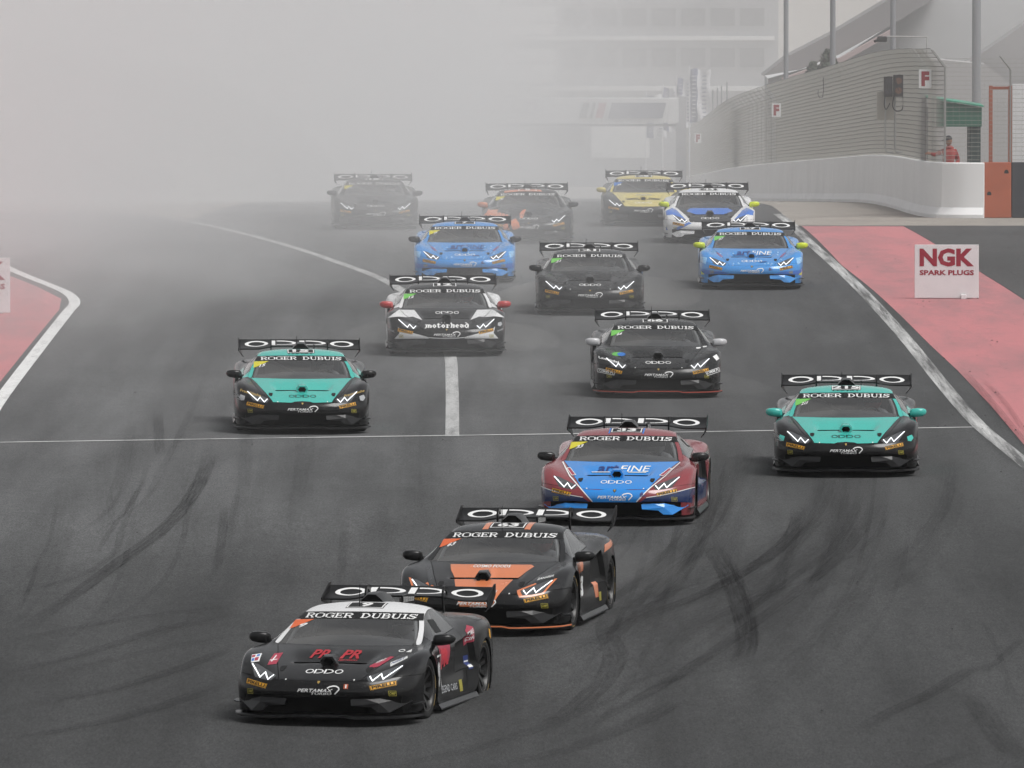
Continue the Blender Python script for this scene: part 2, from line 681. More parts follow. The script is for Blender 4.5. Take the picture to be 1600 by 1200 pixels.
# tyre marks: rubber laid down in long curves
def rubber_mat():
    m = bpy.data.materials.new('tyre_rubber_marks')
    m.use_nodes = True
    nt = m.node_tree
    N, L = nt.nodes, nt.links
    N.clear()
    out = N.new('ShaderNodeOutputMaterial')
    df = N.new('ShaderNodeBsdfDiffuse')
    df.inputs['Color'].default_value = (0.017, 0.017, 0.018, 1)
    tp = N.new('ShaderNodeBsdfTransparent')
    mx = N.new('ShaderNodeMixShader')
    uv = N.new('ShaderNodeAttribute')
    uv.attribute_name = 'track'
    sp = N.new('ShaderNodeSeparateXYZ')
    L.new(uv.outputs['Vector'], sp.inputs[0])

    def mth(op, a, b_=None, c=None):
        q = N.new('ShaderNodeMath')
        q.operation = op
        for i, s in enumerate((a, b_, c)):
            if s is None:
                continue
            if isinstance(s, (int, float)):
                q.inputs[i].default_value = s
            else:
                L.new(s, q.inputs[i])
        q.use_clamp = False
        return q.outputs[0]

    def fade(src, e):
        q = mth('MULTIPLY', src, mth('SUBTRACT', 1.0, src))
        r = N.new('ShaderNodeMapRange')
        r.interpolation_type = 'SMOOTHSTEP'
        r.inputs[1].default_value = 0.0
        r.inputs[2].default_value = e
        L.new(q, r.inputs[0])
        return r.outputs[0]
    cb = N.new('ShaderNodeCombineXYZ')
    L.new(mth('MULTIPLY', sp.outputs['X'], 7.0), cb.inputs[0])
    at4 = N.new('ShaderNodeAttribute')
    at4.attribute_name = 'run'
    L.new(mth('MULTIPLY', at4.outputs['Fac'], 0.5), cb.inputs[1])
    nz = N.new('ShaderNodeTexNoise')
    nz.inputs['Scale'].default_value = 1.0
    nz.inputs['Detail'].default_value = 4
    nz.inputs['Roughness'].default_value = 0.65
    L.new(cb.outputs[0], nz.inputs['Vector'])
    r = N.new('ShaderNodeMapRange')
    r.inputs[1].default_value = 0.3
    r.inputs[2].default_value = 0.7
    L.new(nz.outputs['Fac'], r.inputs[0])
    a = mth('MULTIPLY', fade(sp.outputs['X'], 0.09), fade(sp.outputs['Y'], 0.22))
    a = mth('MULTIPLY', a, r.outputs[0])
    a = mth('MULTIPLY', a, mth('MULTIPLY', sp.outputs['Z'], 0.5))
    L.new(a, mx.inputs[0])
    L.new(tp.outputs[0], mx.inputs[1])
    L.new(df.outputs[0], mx.inputs[2])
    L.new(mx.outputs[0], out.inputs['Surface'])
    return m


marks = []   # (pixel polyline, width in m, strength)
marks += [([(1104, 846), (1120, 868), (1138, 900), (1158, 950), (1168, 1000), (1160, 1034), (1140, 1060)], 0.27, 0.8),
          ([(1120, 846), (1136, 872), (1152, 900), (1172, 952), (1180, 1000), (1170, 1036)], 0.12, 0.6),
          ([(1382, 772), (1330, 852), (1262, 915), (1180, 975), (1090, 1040), (980, 1105), (850, 1170), (740, 1215)], 0.2, 0.55),
          ([(1250, 790), (1240, 835), (1190, 880), (1100, 930), (1010, 965), (930, 1000)], 0.22, 0.8),
          ([(1350, 770), (1310, 850), (1240, 905), (1130, 985), (1060, 1030)], 0.14, 0.5),
          ([(1300, 800), (1245, 850), (1220, 905), (1210, 950)], 0.2, 0.4),
          ([(1120, 850), (1060, 890), (1000, 940), (960, 975)], 0.2, 0.45),
          ([(975, 930), (950, 985), (960, 1040), (900, 1110), (820, 1160)], 0.3, 0.55),
          ([(327, 690), (322, 730), (300, 775), (255, 828), (180, 884), (110, 935), (0, 1010)], 0.22, 0.85),
          ([(215, 760), (190, 830), (176, 884)], 0.1, 0.5),
          ([(190, 855), (140, 895), (60, 922), (0, 935)], 0.12, 0.4),
          ([(246, 640), (248, 690), (250, 720)], 0.16, 0.6),
          ([(350, 790), (345, 850), (335, 905)], 0.12, 0.55),
          ([(372, 760), (360, 820), (352, 860)], 0.1, 0.4),
          ([(60, 880), (45, 920), (25, 962)], 0.06, 0.6),
          ([(540, 800), (536, 860), (530, 930)], 0.12, 0.35),
          ([(230, 720), (215, 770), (160, 850), (150, 880)], 0.08, 0.5),
          ([(0, 1112), (160, 1085), (290, 1045), (380, 1008)], 0.22, 0.55),
          ([(0, 1165), (180, 1128), (300, 1092), (372, 1060)], 0.28, 0.5),
          ([(0, 1060), (150, 1020), (260, 985), (400, 958)], 0.22, 0.45),
          ([(0, 1010), (120, 985), (240, 965), (390, 948)], 0.22, 0.4),
          ([(80, 1060), (240, 1020), (400, 990)], 0.25, 0.3),
          ([(700, 1215), (840, 1190), (960, 1150), (1070, 1095)], 0.3, 0.45),
          ([(560, 1215), (760, 1170), (900, 1120), (1010, 1068)], 0.24, 0.35),
          ([(1548, 1035), (1500, 1062), (1450, 1092), (1390, 1120), (1340, 1150)], 0.22, 0.55),
          ([(1600, 1000), (1560, 1040), (1520, 1062)], 0.12, 0.4),
          ([(1520, 1090), (1545, 1130), (1575, 1170), (1610, 1200)], 0.3, 0.45),
          ([(1520, 1180), (1470, 1200), (1420, 1225)], 0.2, 0.5),
          ([(1530, 960), (1560, 1020), (1590, 1110)], 0.08, 0.3),
          ([(1470, 600), (1510, 655), (1560, 705), (1612, 745)], 0.12, 0.3),
          ([(1500, 575), (1545, 625), (1590, 680), (1620, 720)], 0.14, 0.75),
          ([(1530, 590), (1570, 630), (1610, 690)], 0.1, 0.6),
          ([(330, 560), (300, 640), (240, 760), (200, 830)], 0.1, 0.3)]
rnd = random.Random(3)
gmarks = [([G(*q_) for q_ in pl], w, s) for pl, w, s in marks]


def pair(pts, w, s):
    """left and right wheel of one car, 1.66 m apart"""
    P_ = [Vector(q_) for q_ in pts]
    for o in (-.83, .83):
        out = []
        for i, q_ in enumerate(P_):
            d = (P_[min(i + 1, len(P_) - 1)] - P_[max(i - 1, 0)]).normalized()
            out.append((q_.x + d.y * o, q_.y - d.x * o))
        gmarks.append((out, w * rnd.uniform(.8, 1.15), s * rnd.uniform(.5, 1.1)))


for k in range(16):      # faint paired rubber through the bend
    x0 = 930 + 480 * rnd.random()
    y0 = 660 + 110 * rnd.random()
    sw = 180 + 260 * rnd.random()
    dr = 260 + 200 * rnd.random()
    pair([G(*q_) for q_ in ((x0, y0), (x0 - 0.10 * sw, y0 + 0.35 * dr), (x0 - 0.48 * sw, y0 + 0.7 * dr), (x0 - 1.25 * sw, y0 + dr))], 0.2 + 0.12 * rnd.random(), 0.12 + 0.22 * rnd.random())
for k in range(7):
    x0 = 60 + 560 * rnd.random()
    y0 = 600 + 120 * rnd.random()
    pair([G(*q_) for q_ in ((x0, y0), (x0 - 6, y0 + 70), (x0 - 30 * rnd.random(), y0 + 170 + 80 * rnd.random()))], 0.18 + 0.1 * rnd.random(), 0.08 + 0.2 * rnd.random())
for k in range(26):      # thin scuffs
    x0 = 880 + 560 * rnd.random()
    y0 = 660 + 150 * rnd.random()
    sw = 160 + 300 * rnd.random()
    dr = 220 + 260 * rnd.random()
    gmarks.append(([G(*q_) for q_ in ((x0, y0), (x0 - 0.10 * sw, y0 + 0.35 * dr), (x0 - 0.48 * sw, y0 + 0.7 * dr), (x0 - 1.25 * sw, y0 + dr))], 0.05 + 0.06 * rnd.random(), 0.15 + 0.3 * rnd.random()))
for k in range(8):
    x0 = 330 * rnd.random() + 60
    y0 = 640 + 160 * rnd.random()
    dr = 160 + 200 * rnd.random()
    gmarks.append(([G(*q_) for q_ in ((x0, y0), (x0 - 0.08 * dr, y0 + .4 * dr), (x0 - .3 * dr, y0 + .7 * dr), (x0 - .8 * dr, y0 + dr))], 0.04 + 0.06 * rnd.random(), 0.12 + 0.25 * rnd.random()))
for k in range(9):
    y0 = 960 + 230 * rnd.random()
    x0 = -150 + 1250 * rnd.random()
    pair([G(*q_) for q_ in ((x0, y0), (x0 + 180, y0 - 24), (x0 + 340, y0 - 66), (x0 + 460, y0 - 130))], 0.2 + 0.12 * rnd.random(), 0.1 + 0.22 * rnd.random())
mv, mf, mu = [], [], []
for k, (pl, w, s) in enumerate(gmarks):
    ribbon_data(pl, w, 0.012 + 0.0006 * k, mv, mf, mu, s)
mm = bpy.data.meshes.new('tyre_marks')
mm.from_pydata(mv, [], mf)
mm.attributes.new('track', 'FLOAT_VECTOR', 'POINT')
mm.attributes.new('run', 'FLOAT', 'POINT')
a1, a2 = mm.attributes['track'], mm.attributes['run']
for i, u in enumerate(mu):
    a1.data[i].vector = u[:3]
    a2.data[i].value = u[3] + 13.7 * (i // 40)
tag(link('tyre_marks', mm, rubber_mat()), 'dark curved rubber tyre marks across the grey track', 'tyre marks', kind='stuff')

# rubber crumbs on the run-off and track edge
cr = MB()
for k in range(240):
    if k % 3:
        px, py = 1250 + 360 * rnd.random(), 325 + 350 * rnd.random()
    else:
        px, py = rnd.random() * 1600, 420 + 780 * rnd.random()
    x, y = G(px, py)
    s = 0.007 + 0.014 * rnd.random() ** 2
    z = zt(y) + 0.013
    cr.add([(x - s, y - s * 2, z), (x + s, y - s, z), (x + s * .6, y + s * 2, z), (x - s * .7, y + s, z), (x, y, z + s * 0.9)], [(0, 1, 4), (1, 2, 4), (2, 3, 4), (3, 0, 4)])
tag(cr.build('rubber_crumbs', mat('rubber_crumb', (0.03, 0.03, 0.03), 0.9)), 'small dark rubber crumbs scattered beside the track', 'rubber crumbs', kind='stuff')

# ------------------------------------------------------------------ barrier wall along the right of the track
PATH = [(11.28, 259.9), (10.75, 260.0), (10.3, 260.5), (10.08, 263.0), (9.98, 267), (9.95, 272), (9.95, 280), (9.95, 293), (9.93, 307), (9.75, 328), (9.42, 356), (9.1, 396), (9.02, 438), (9.5, 500), (10.1, 572), (10.6, 680)]
PP = catmull(PATH, 12)
PL = [0.0]
for a, b in zip(PP, PP[1:]):
    PL.append(PL[-1] + (b - a).length)


def path_at(s):
    s = max(0.0, min(s, PL[-1] - 1e-4))
    lo = 0
    for i in range(len(PL) - 1):
        if PL[i] <= s < PL[i + 1]:
            lo = i
            break
    t = (s - PL[lo]) / (PL[lo + 1] - PL[lo])
    p = PP[lo].lerp(PP[lo + 1], t)
    d = (PP[lo + 1] - PP[lo]).normalized()
    return p, Vector((-d.y, d.x))     # point, normal towards the track


WALL_H = 1.32
wall = tag(empty('concrete_wall', (9.1, 250, 0)), 'long white concrete wall curving away beside the sandy verge', 'wall')


def wall_panel(s0, s1):
    mb = MB()
    n = max(2, int((s1 - s0) / 0.35))
    prof = [(0.22, -0.3), (0.22, 0.08), (0.10, 0.25), (0.07, WALL_H - 0.02), (0.05, WALL_H), (-0.10, WALL_H), (-0.12, WALL_H - 0.02), (-0.12, -0.3)]
    m_ = len(prof)
    vs, fs = [], []
    for i in range(n + 1):
        p, nn = path_at(s0 + (s1 - s0) * i / n)
        for o, z in prof:
            vs.append((p.x + nn.x * o - 9.1, p.y + nn.y * o - 250, zt(p.y) + z))
    for i in range(n):
        for j in range(m_ - 1):
            fs.append((i * m_ + j, i * m_ + j + 1, (i + 1) * m_ + j + 1, (i + 1) * m_ + j))
    fs.append(tuple(range(m_)))
    fs.append(tuple(range(n * m_, (n + 1) * m_))[::-1])
    mb.add(vs, fs)
    mb.build('wall_panel', CONC, wall, smooth=30)


s = 0.0
while s < PL[-1] - 1:
    ln = 19.0
    wall_panel(s, min(s + ln - 0.04, PL[-1]))
    s += ln

# debris fence standing on the wall
GALV = mat('galvanised_wire', (0.36, 0.35, 0.32), 0.6, 0.4, metal=0.3)
POST = mat('fence_post_metal', (0.33, 0.33, 0.32), 0.5, 0.5, metal=0.5)
FH = 2.30
fence = tag(empty('debris_fence', (9.1, 250, 0)), 'tall wire mesh debris fence with angled top standing on the white wall', 'fence')
fprof = [(0.0, WALL_H), (0.0, WALL_H + FH), (0.34, WALL_H + FH + 0.42)]
S0 = 1.15
wires = MB()
strands = MB()


def fpt(p, nn, o, z):
    return Vector((p.x + nn.x * o - 9.1, p.y + nn.y * o - 250, zt(p.y) + z))


levels = [(0.0, WALL_H + 0.06 + 0.112 * k) for k in range(21)] + [(0.34 * t, WALL_H + FH + 0.42 * t) for t in (0.0, 0.25, 0.5, 0.75, 1.0)]
ss = []
q = S0
while q < PL[-1] - 1:
    ss.append(q)
    q += 0.35 if q < 14 else (1.0 if q < 60 else 4.0)
pts_s = [path_at(q) for q in ss]
for o, z in levels:
    r = 0.007
    vs, fs = [], []
    for p, nn in pts_s:
        sag = 0.005 * math.sin(p.y * 1.1 + z * 9)
        c = fpt(p, nn, o, z + sag)
        vs += [c + Vector((nn.x * r, nn.y * r, 0)), c + Vector((0, 0, r)), c - Vector((nn.x * r, nn.y * r, 0)), c - Vector((0, 0, r))]
    for i in range(len(pts_s) - 1):
        for j in range(4):
            fs.append((4 * i + j, 4 * i + (j + 1) % 4, 4 * i + 4 + (j + 1) % 4, 4 * i + 4 + j))
    strands.add(vs, fs)
q = S0
while q < PL[-1] - 1:
    p, nn = path_at(q)
    d = Vector((nn.y, -nn.x, 0)) * 0.0028
    e = Vector((nn.x, nn.y, 0)) * 0.0028
    prev = None
    vs, fs = [], []
    for o, z in fprof:
        c = fpt(p, nn, o, z)
        vs += [c - d - e, c + d - e, c + d + e, c - d + e]
    for k in range(2):
        for j in range(4):
            fs.append((4 * k + j, 4 * k + (j + 1) % 4, 4 * k + 4 + (j + 1) % 4, 4 * k + 4 + j))
    wires.add(vs, fs)
    q += 0.07 if q < 4 else (0.13 if q < 120 else 0.3)
tag(wires.build('wire_mesh', GALV, fence), kind='stuff')
tag(strands.build('strand_wire', mat('dark_wire', (0.11, 0.105, 0.10), .6), fence), kind='stuff')
pm = MB()
pm.prism([(-0.02, -0.02), (0.02, -0.02), (0.02, 0.02), (-0.02, 0.02)], 'z', 0, FH)
pm.add([(-0.03, -0.03, FH), (0.03, -0.03, FH), (0.03, 0.03, FH), (-0.03, 0.03, FH), (0.31, -0.02, FH + .42), (0.36, -0.02, FH + .42), (0.36, 0.02, FH + .42), (0.31, 0.02, FH + .42)],
       [(0, 1, 5, 4), (1, 2, 6, 5), (2, 3, 7, 6), (3, 0, 4, 7), (4, 5, 6, 7)])
pmesh = pm.mesh('fence_post')
q = S0 + 0.05
while q < 330:
    p, nn = path_at(q)
    o = link('post', pmesh, POST, fence, (p.x - 9.1 - nn.x * .05, p.y - 250 - nn.y * .05, zt(p.y) + WALL_H - 0.02))
    o.rotation_euler = (0, 0, math.atan2(nn.y, nn.x))
    q += 1.5 if q < 40 else (3.0 if q < 90 else 6.0)

# straight see-through fence to the right of the opening
fence2 = tag(empty('wire_fence', (12.9, 260.2, zt(260))), 'see-through strand wire fence with angled post right of the wall end', 'fence')
w2 = MB()
for k in range(24):
    z = WALL_H + 0.06 + 0.105 * k
    w2.tube([(-2.55, 0, z), (4.5, 0, z)], 0.006, 4)
for k in range(48):
    w2.tube([(-2.5 + 0.15 * k, 0, WALL_H), (-2.5 + 0.15 * k, 0, WALL_H + 2.5)], 0.002, 4)
tag(w2.build('strand_wire', GALV, fence2), kind='stuff')
for x in (-0.98, 3.0):
    m2 = MB().tube([(x, 0.02, 0), (x, 0.02, WALL_H + 2.2), (x - 0.02, 0.0, WALL_H + 2.25), (x - 0.26, -0.1, WALL_H + 2.55)], 0.022, 8)
    m2.build('post', POST, fence2, smooth=40)

# orange gate, barrier blocks
ORG = mat('orange_paint', (0.40, 0.105, 0.05), 0.55, 0.4, noise=0.12, nscale=2)
DKB = mat('dark_barrier', (0.035, 0.037, 0.043), 0.7, 0.4, noise=0.15, nscale=2)
HOLE = mat('dark_recess', (0.008, 0.008, 0.008), 0.9)


def barrier(name, x0, x1, mm_, label, holes=()):
    y = 0.0
    xm = (x0 + x1) / 2
    b = MB().prism([(y - .02, 0), (y + .5, 0), (y + .4, 1.32), (y + .08, 1.32)], 'x', x0 - xm, x1 - xm).build(name, mm_, None, bevel=0.015, loc=(xm, D0, Z0))
    tag(b, label, 'barrier')
    for hx, hz in holes:
        hx -= xm
        hz *= 1.08
        h = MB()
        pts = [(hx + .055 * math.cos(R(t)), hz + (.07 * math.sin(R(t)) if t <= 180 else 0.055 * math.sin(R(t)))) for t in range(0, 360, 30)]
        h.prism(pts, 'y', y - 0.022 + hz * 0.076, y + 0.05 + hz * .076)
        h.build('fork_hole', HOLE, b)
    return b


D0 = 260.0
Z0 = zt(D0)
xb = lambda px: (px - 800) / F_PX * D0
barrier('orange_barrier', xb(1536), xb(1580.5), ORG, 'orange plastic barrier block with two dark holes at the wall end', [(xb(1546), 0.52), (xb(1573), 1.0)])
barrier('dark_barrier', xb(1581.5), xb(1640), DKB, 'dark grey barrier block right of the orange block', [(xb(1612), 0.6)])
gate = tag(empty('orange_gate', (xb(1565), D0 + .35, Z0)), 'open orange steel gate frame standing behind the barrier blocks', 'gate')
for px in (1549, 1579.5):
    MB().box(xb(px) - xb(1565) - .045, xb(px) - xb(1565) + .045, -.04, .04, 0, 3.15).build('gate_post', ORG, gate, bevel=.008)
MB().box(xb(1549) - xb(1565) + .046, xb(1579.5) - xb(1565) - .046, -.03, .03, 3.06, 3.13).build('gate_rail', ORG, gate, bevel=.008)
gp = MB()
for k in range(5):
    gp.tube([(-.16 + .08 * k, 0, .1), (-.16 + .08 * k, 0, 2.84)], .003, 4)
for k in range(20):
    gp.tube([(-.18, 0, .2 + .13 * k), (.18, 0, .2 + .13 * k)], .003, 4)
tag(gp.build('gate_mesh', GALV, gate), kind='stuff')
pnl = MB().box(xb(1588), xb(1660), D0 + 2.0, D0 + 2.08, Z0 + 0.3, Z0 + 3.15).build('white_panel', mat('white_sheet', (0.72, 0.72, 0.72), 0.6, noise=.05), None, bevel=.01)
tag(pnl, 'plain white upright panel behind the orange gate at the right edge', 'panel')

# green marshal hut
hut = tag(empty('marshal_hut', (xb(1500), D0 + 4.4, zt(D0 + 4.4) + .1)), 'small dark green marshal hut with sloping roof behind the wall', 'hut')
HG = mat('green_sheet', (0.025, 0.13, 0.085), 0.5, noise=.15, nscale=3)
HGD = mat('dark_green_sheet', (0.03, 0.055, 0.05), 0.6, noise=.15, nscale=3)
MB().box(.36, .60, -.7, .9, 0, 2.3).build('side_wall', HGD, hut, bevel=.01)
MB().box(-.54, -.45, -.7, .9, 0, 2.3).build('side_wall', HGD, hut, bevel=.01)
MB().prism([(-.56, 1.90), (.62, 1.90), (.62, 2.33), (-.56, 2.52)], 'y', -.78, -.72).build('fascia', HG, hut, bevel=.01)
MB().prism([(-.6, 2.53), (.66, 2.335), (.66, 2.375), (-.6, 2.575)], 'y', -.86, 1.0).build('roof', mat('green_roof', (0.06, 0.30, 0.20), .5), hut, bevel=.008)

hut.scale = (1.09, 1.09, 1.09)

# F marker boards, signal lights, hook lamp
SIGN_W = mat('sign_white', (0.74, 0.74, 0.73), 0.5)
SIGN_R = mat('sign_red', (0.30, 0.025, 0.03), 0.5)


def f_board(px, py, h_px, d, label, w=0.0):
    p = at_dist(px, py, d)
    h = h_px / F_PX * d
    wd = h * 0.68
    b = empty('marker_board', p)
    tag(b, label, 'sign', 'red F marker boards on the debris fence')
    MB().box(-wd / 2, wd / 2, -.015, .015, -h / 2, h / 2).build('board', SIGN_W, b, bevel=.004)
    tr = quadmap(text_tris('F', 0.06), [(-wd * .3, h * .4), (wd * .32, h * .4), (wd * .32, -h * .4), (-wd * .3, -h * .4)])
    M4 = Matrix.Translation((0, -.019, 0)) @ Matrix.Rotation(R(90), 4, 'X')
    flat_print('letter', tr, M4, SIGN_R, b)


f_board(1445.5, 122.5, 29, 262.0, 'largest white board with red F on the near fence end')
f_board(1213, 171.5, 21, 366.0, 'middle-sized white board with red F halfway along the fence')
f_board(1090.5, 215.5, 15, 515.0, 'smallest faint white board with red F far along the fence')

sg = tag(empty('signal_lights', at_dist(1397, 240, 277)), 'pair of dark signal lamps with looped cables on the fence', 'signal light')
sc_ = 277 / F_PX
BLK = mat('black_housing', (0.022, 0.021, 0.02), 0.55)


def sgx(px, py, dy=0.0):
    return ((px - 1397) * sc_, dy, (240 - py) * sc_)


for (x0, x1, y0, y1, dd) in ((1380.5, 1394, 119, 150, -.25), (1395, 1411.5, 116, 150, -.32)):
    a = sgx(x0, y1); b = sgx(x1, y0)
    h = MB().box(a[0], b[0], dd, dd + .22, a[2], b[2]).build('lamp_housing', BLK, sg, bevel=.012)
    for k, cz in enumerate((0.73, 0.28)):
        cx = (a[0] + b[0]) / 2; czz = a[2] + (b[2] - a[2]) * cz
        MB().tube([(cx, dd + .01, czz), (cx, dd - .012, czz)], .085, 16).build('lens', mat('amber_lens_off', (0.17, 0.09, 0.06), .25) if x0 > 1394 else mat('clear_lens_off', (0.06, 0.06, 0.065), .2), h, smooth=30)
    MB().tube([(cx, dd - .005, czz + .12 * k) for k in range(1)] + [(cx - .1, dd - .02, b[2] - .02), (cx, dd - .14, b[2] + .005), (cx + .1, dd - .02, b[2] - .02)], .012, 6).build('hood', BLK, h)
a = sgx(1370, 187); b = sgx(1400, 142)
MB().box(a[0], b[0], -.02, .02, a[2], b[2]).build('back_board', mat('beige_board', (0.40, 0.38, 0.33), .8), sg, bevel=.01)
for pl in ([(1382, 150), (1381, 162), (1384, 170), (1390, 160)], [(1396, 150), (1394, 164), (1399, 172), (1408, 171), (1411, 160), (1410, 148)]):
    MB().tube([sgx(x, y, -.28) for x, y in catmull(pl, 5)], .014, 6).build('cable', BLK, sg, smooth=60)
for px in (1383, 1398):
    MB().tube([sgx(px, 150, -.2), sgx(px, 232, -.2), sgx(px + 3, 237, -.2), sgx(px + 12, 237, -.2)], .022, 6).build('conduit', POST, sg, smooth=60)
lp = tag(empty('hooked_cable', at_dist(1285, 140, 330)), 'thin curled dark cable hooked onto the fence mesh', 'cable')
MB().tube([(0.02, -.1, .38), (0.03, -.12, 0.0), (0.0, -.13, -.22), (-.09, -.13, -.24), (-.14, -.13, -.12), (-.13, -.13, .0)], .012, 6).build('loop', BLK, lp, smooth=60)
arm = tag(empty('camera_arm', at_dist(1448, 76, 282)), 'small dark camera on a thin horizontal arm above the fence top', 'camera')
k_ = 282 / F_PX
MB().tube([(0, 0, -.3), (0, 0, 19 * k_), (-62 * k_, 0, 19.5 * k_)], .02, 8).build('arm', mat('pale_pole', (.4, .39, .38), .6), arm, smooth=40)
cm_ = MB().box(-78 * k_, -62 * k_, -.08, .08, 11 * k_, 20 * k_).mesh('camera_body', bevel=.045, smooth=40)
link('camera_body', cm_, BLK, arm)
MB().tube([(-76 * k_, -.05, 14 * k_), (-82 * k_, -.1, 12 * k_)], .035, 10).build('lens', HOLE, arm, smooth=40)

# lamp columns behind the fence
LPOLE = mat('grey_column', (0.22, 0.225, 0.24), 0.6)
for (px, w, d, lab) in ((1228, 7.5, 400, 'tall grey floodlight column furthest left behind the fence'), (1301, 8.5, 360, 'tall grey floodlight column second from left behind the fence'),
                        (1395, 8.5, 340, 'tall grey floodlight column rising behind the signal lamps'), (1525.5, 13.5, 330, 'thickest grey floodlight column beside the green hut')):
    p = at_dist(px, 300, d)
    z0 = zt(d)
    r = w / 2 / F_PX * d
    o = tag(empty('floodlight_column', (p.x, d, z0)), lab, 'column', 'floodlight columns behind the fence')
    MB().tube([(0, 0, 0), (0, 0, 8), (0, 0, 22)], [r * 1.06, r, r * .8], 14).build('shaft', LPOLE, o, smooth=40)
    MB().tube([(0, 0, 0), (0, 0, .3)], [r * 2, r * 2], 12).build('base_plate', LPOLE, o, smooth=40)

# roadside boards
NGK_R = mat('board_red', (0.33, 0.022, 0.045), 0.5)
BOARD = mat('board_white', (0.80, 0.79, 0.79), 0.55, noise=.04, nscale=3)


def ad_board(xr, y, label):
    """white board 1.18 x 0.99 m; xr its right edge"""
    o = tag(empty('advertising_board', (xr - .59, y, zt(y))), label, 'sign')
    MB().box(-.59, .59, 0, .06, 0.02, 1.0).build('panel', BOARD, o, bevel=.006)
    MB().box(.26, .36, -.05, -.001, 0.0, .085).build('foot', BOARD, o, bevel=.01)
    MB().box(-.45, -.35, .061, .4, 0.0, .06).build('foot', BOARD, o, bevel=.01)
    MB().box(.35, .45, .061, .4, 0.0, .06).build('foot', BOARD, o, bevel=.01)
    M4 = Matrix.Translation((0, -.004, 0)) @ Matrix.Rotation(R(90), 4, 'X')
    flat_print('lettering', quadmap(text_tris('NGK', 0.045), [(-.50, .935), (.50, .935), (.50, .60), (-.50, .60)]), M4, NGK_R, o)
    flat_print('lettering', quadmap(text_tris('SPARK PLUGS', 0.035), [(-.50, .535), (.50, .535), (.50, .44), (-.50, .44)]), M4, NGK_R, o)


bx, by = G(1530, 467)
ad_board(bx, by, 'white spark plug advertising board standing on the right red run-off')
bx, by = G(15, 490)
ad_board(bx, by, 'white spark plug advertising board cut off by the left picture edge')

# ------------------------------------------------------------------ far background seen through the dust
def px_box(px0, py0, px1, py1, d, depth=0.3, dz=0.0):
    a = at_dist(px0, py1, d)
    b = at_dist(px1, py0, d)
    return a.x, b.x, d - depth, d, a.z, b.z


BG1 = mat('far_cladding', (0.22, 0.22, 0.235), 0.8, noise=.06, nscale=.2)
BG2 = mat('far_light_panel', (0.62, 0.62, 0.62), 0.8)
BG3 = mat('far_window_band', (0.03, 0.03, 0.04), 0.4)
NAVY = mat('far_navy', (0.018, 0.022, 0.075), 0.7)
FRED = mat('far_red', (0.30, 0.03, 0.05), 0.7)
bld = tag(empty('pit_building', (0, 760, zt(760))), 'huge pale pit building lost in dust behind the track', 'building')


def bpart(name, bx_, m_):
    x0, x1, y0, y1, z0, z1 = bx_
    return MB().box(x0, x1, y0 - 760, y1 - 760, z0 - zt(760), z1 - zt(760)).build(name, m_, bld)


bpart('wall', (-21.6, 18.6, 760, 790, zt(760), 34), BG1)
for (a, b, c, d_) in ((740, 10, 868, 32), (740, 36, 868, 54), (740, 75, 868, 96), (740, 100, 868, 128), (760, 140, 868, 150)):
    bpart('light_panel', px_box(a, b, c, d_, 760, .3), BG2)
for k in range(7):
    bpart('window', px_box(880 + 46 * k, 12, 918 + 46 * k, 40, 760, .12), BG3)
    bpart('window', px_box(880 + 46 * k, 74, 918 + 46 * k, 104, 760, .12), BG3)
for k in range(5):
    bpart('window', px_box(560 + 34 * k, 60, 586 + 34 * k, 88, 760, .12), BG3)
for (y0, y1) in ((56, 62), (134, 141)):
    bpart('ledge', px_box(420, y0, 1210, y1, 760, .6), BG2)
bpart('garage_door', px_box(826, 198, 912, 230, 760, .2), BG3)
bpart('garage_door', px_box(712, 206, 757, 224, 760, .2), BG3)
bpart('light_panel', px_box(924, 192, 1015, 246, 760, .35), BG2)

gan = tag(empty('gantry_bridge', (0, 620, zt(620))), 'faint bridge with striped banner across the track in the dust', 'bridge')


def gpart(name, px0, py0, px1, py1, m_, dep=.4, off=0.0):
    x0, x1, y0, y1, z0, z1 = px_box(px0, py0, px1, py1, 620 - off, dep)
    return MB().box(x0, x1, y0 - 620, y1 - 620, z0 - zt(620), z1 - zt(620)).build(name, m_, gan)


gpart('beam', 560, 152, 1060, 190, BG2, 1.6)
gpart('truss_rail', 560, 193, 1060, 196.5, BG3, .3)
for px in (548, 1064):
    gpart('bridge_post', px - 8, 150, px + 8, 320, BG1, .5)
for (a, b, m_) in ((905, 916, BG3), (921, 925, BG3), (930, 942, FRED), (950, 1035, NAVY)):
    p0 = [at_dist(x, y, 618.2) for x, y in ((a, 184), (b, 184), (b + 6, 160), (a + 6, 160))]
    MB().prism([(p.x, p.z - zt(620)) for p in p0], 'y', -1.9, -1.8).build('banner_stripe', m_, gan)
gl = []
for pl in ([(770, 163), (776, 174), (790, 177), (800, 170), (801, 160)], [(806, 162), (808, 172), (816, 176), (822, 168), (823, 160)], [(822, 161), (832, 160), (838, 166), (836, 175), (822, 176)]):
    gl += stroke([((x - 800) / F_PX * 618.0, -(y - 172) / F_PX * 618.0) for x, y in pl], .10)
zc = at_dist(800, 172, 618.0).z - zt(620)
flat_print('banner_lettering', gl, Matrix.Translation((0, -2.0, zc)) @ Matrix.Rotation(R(90), 4, 'X'), NAVY, gan)

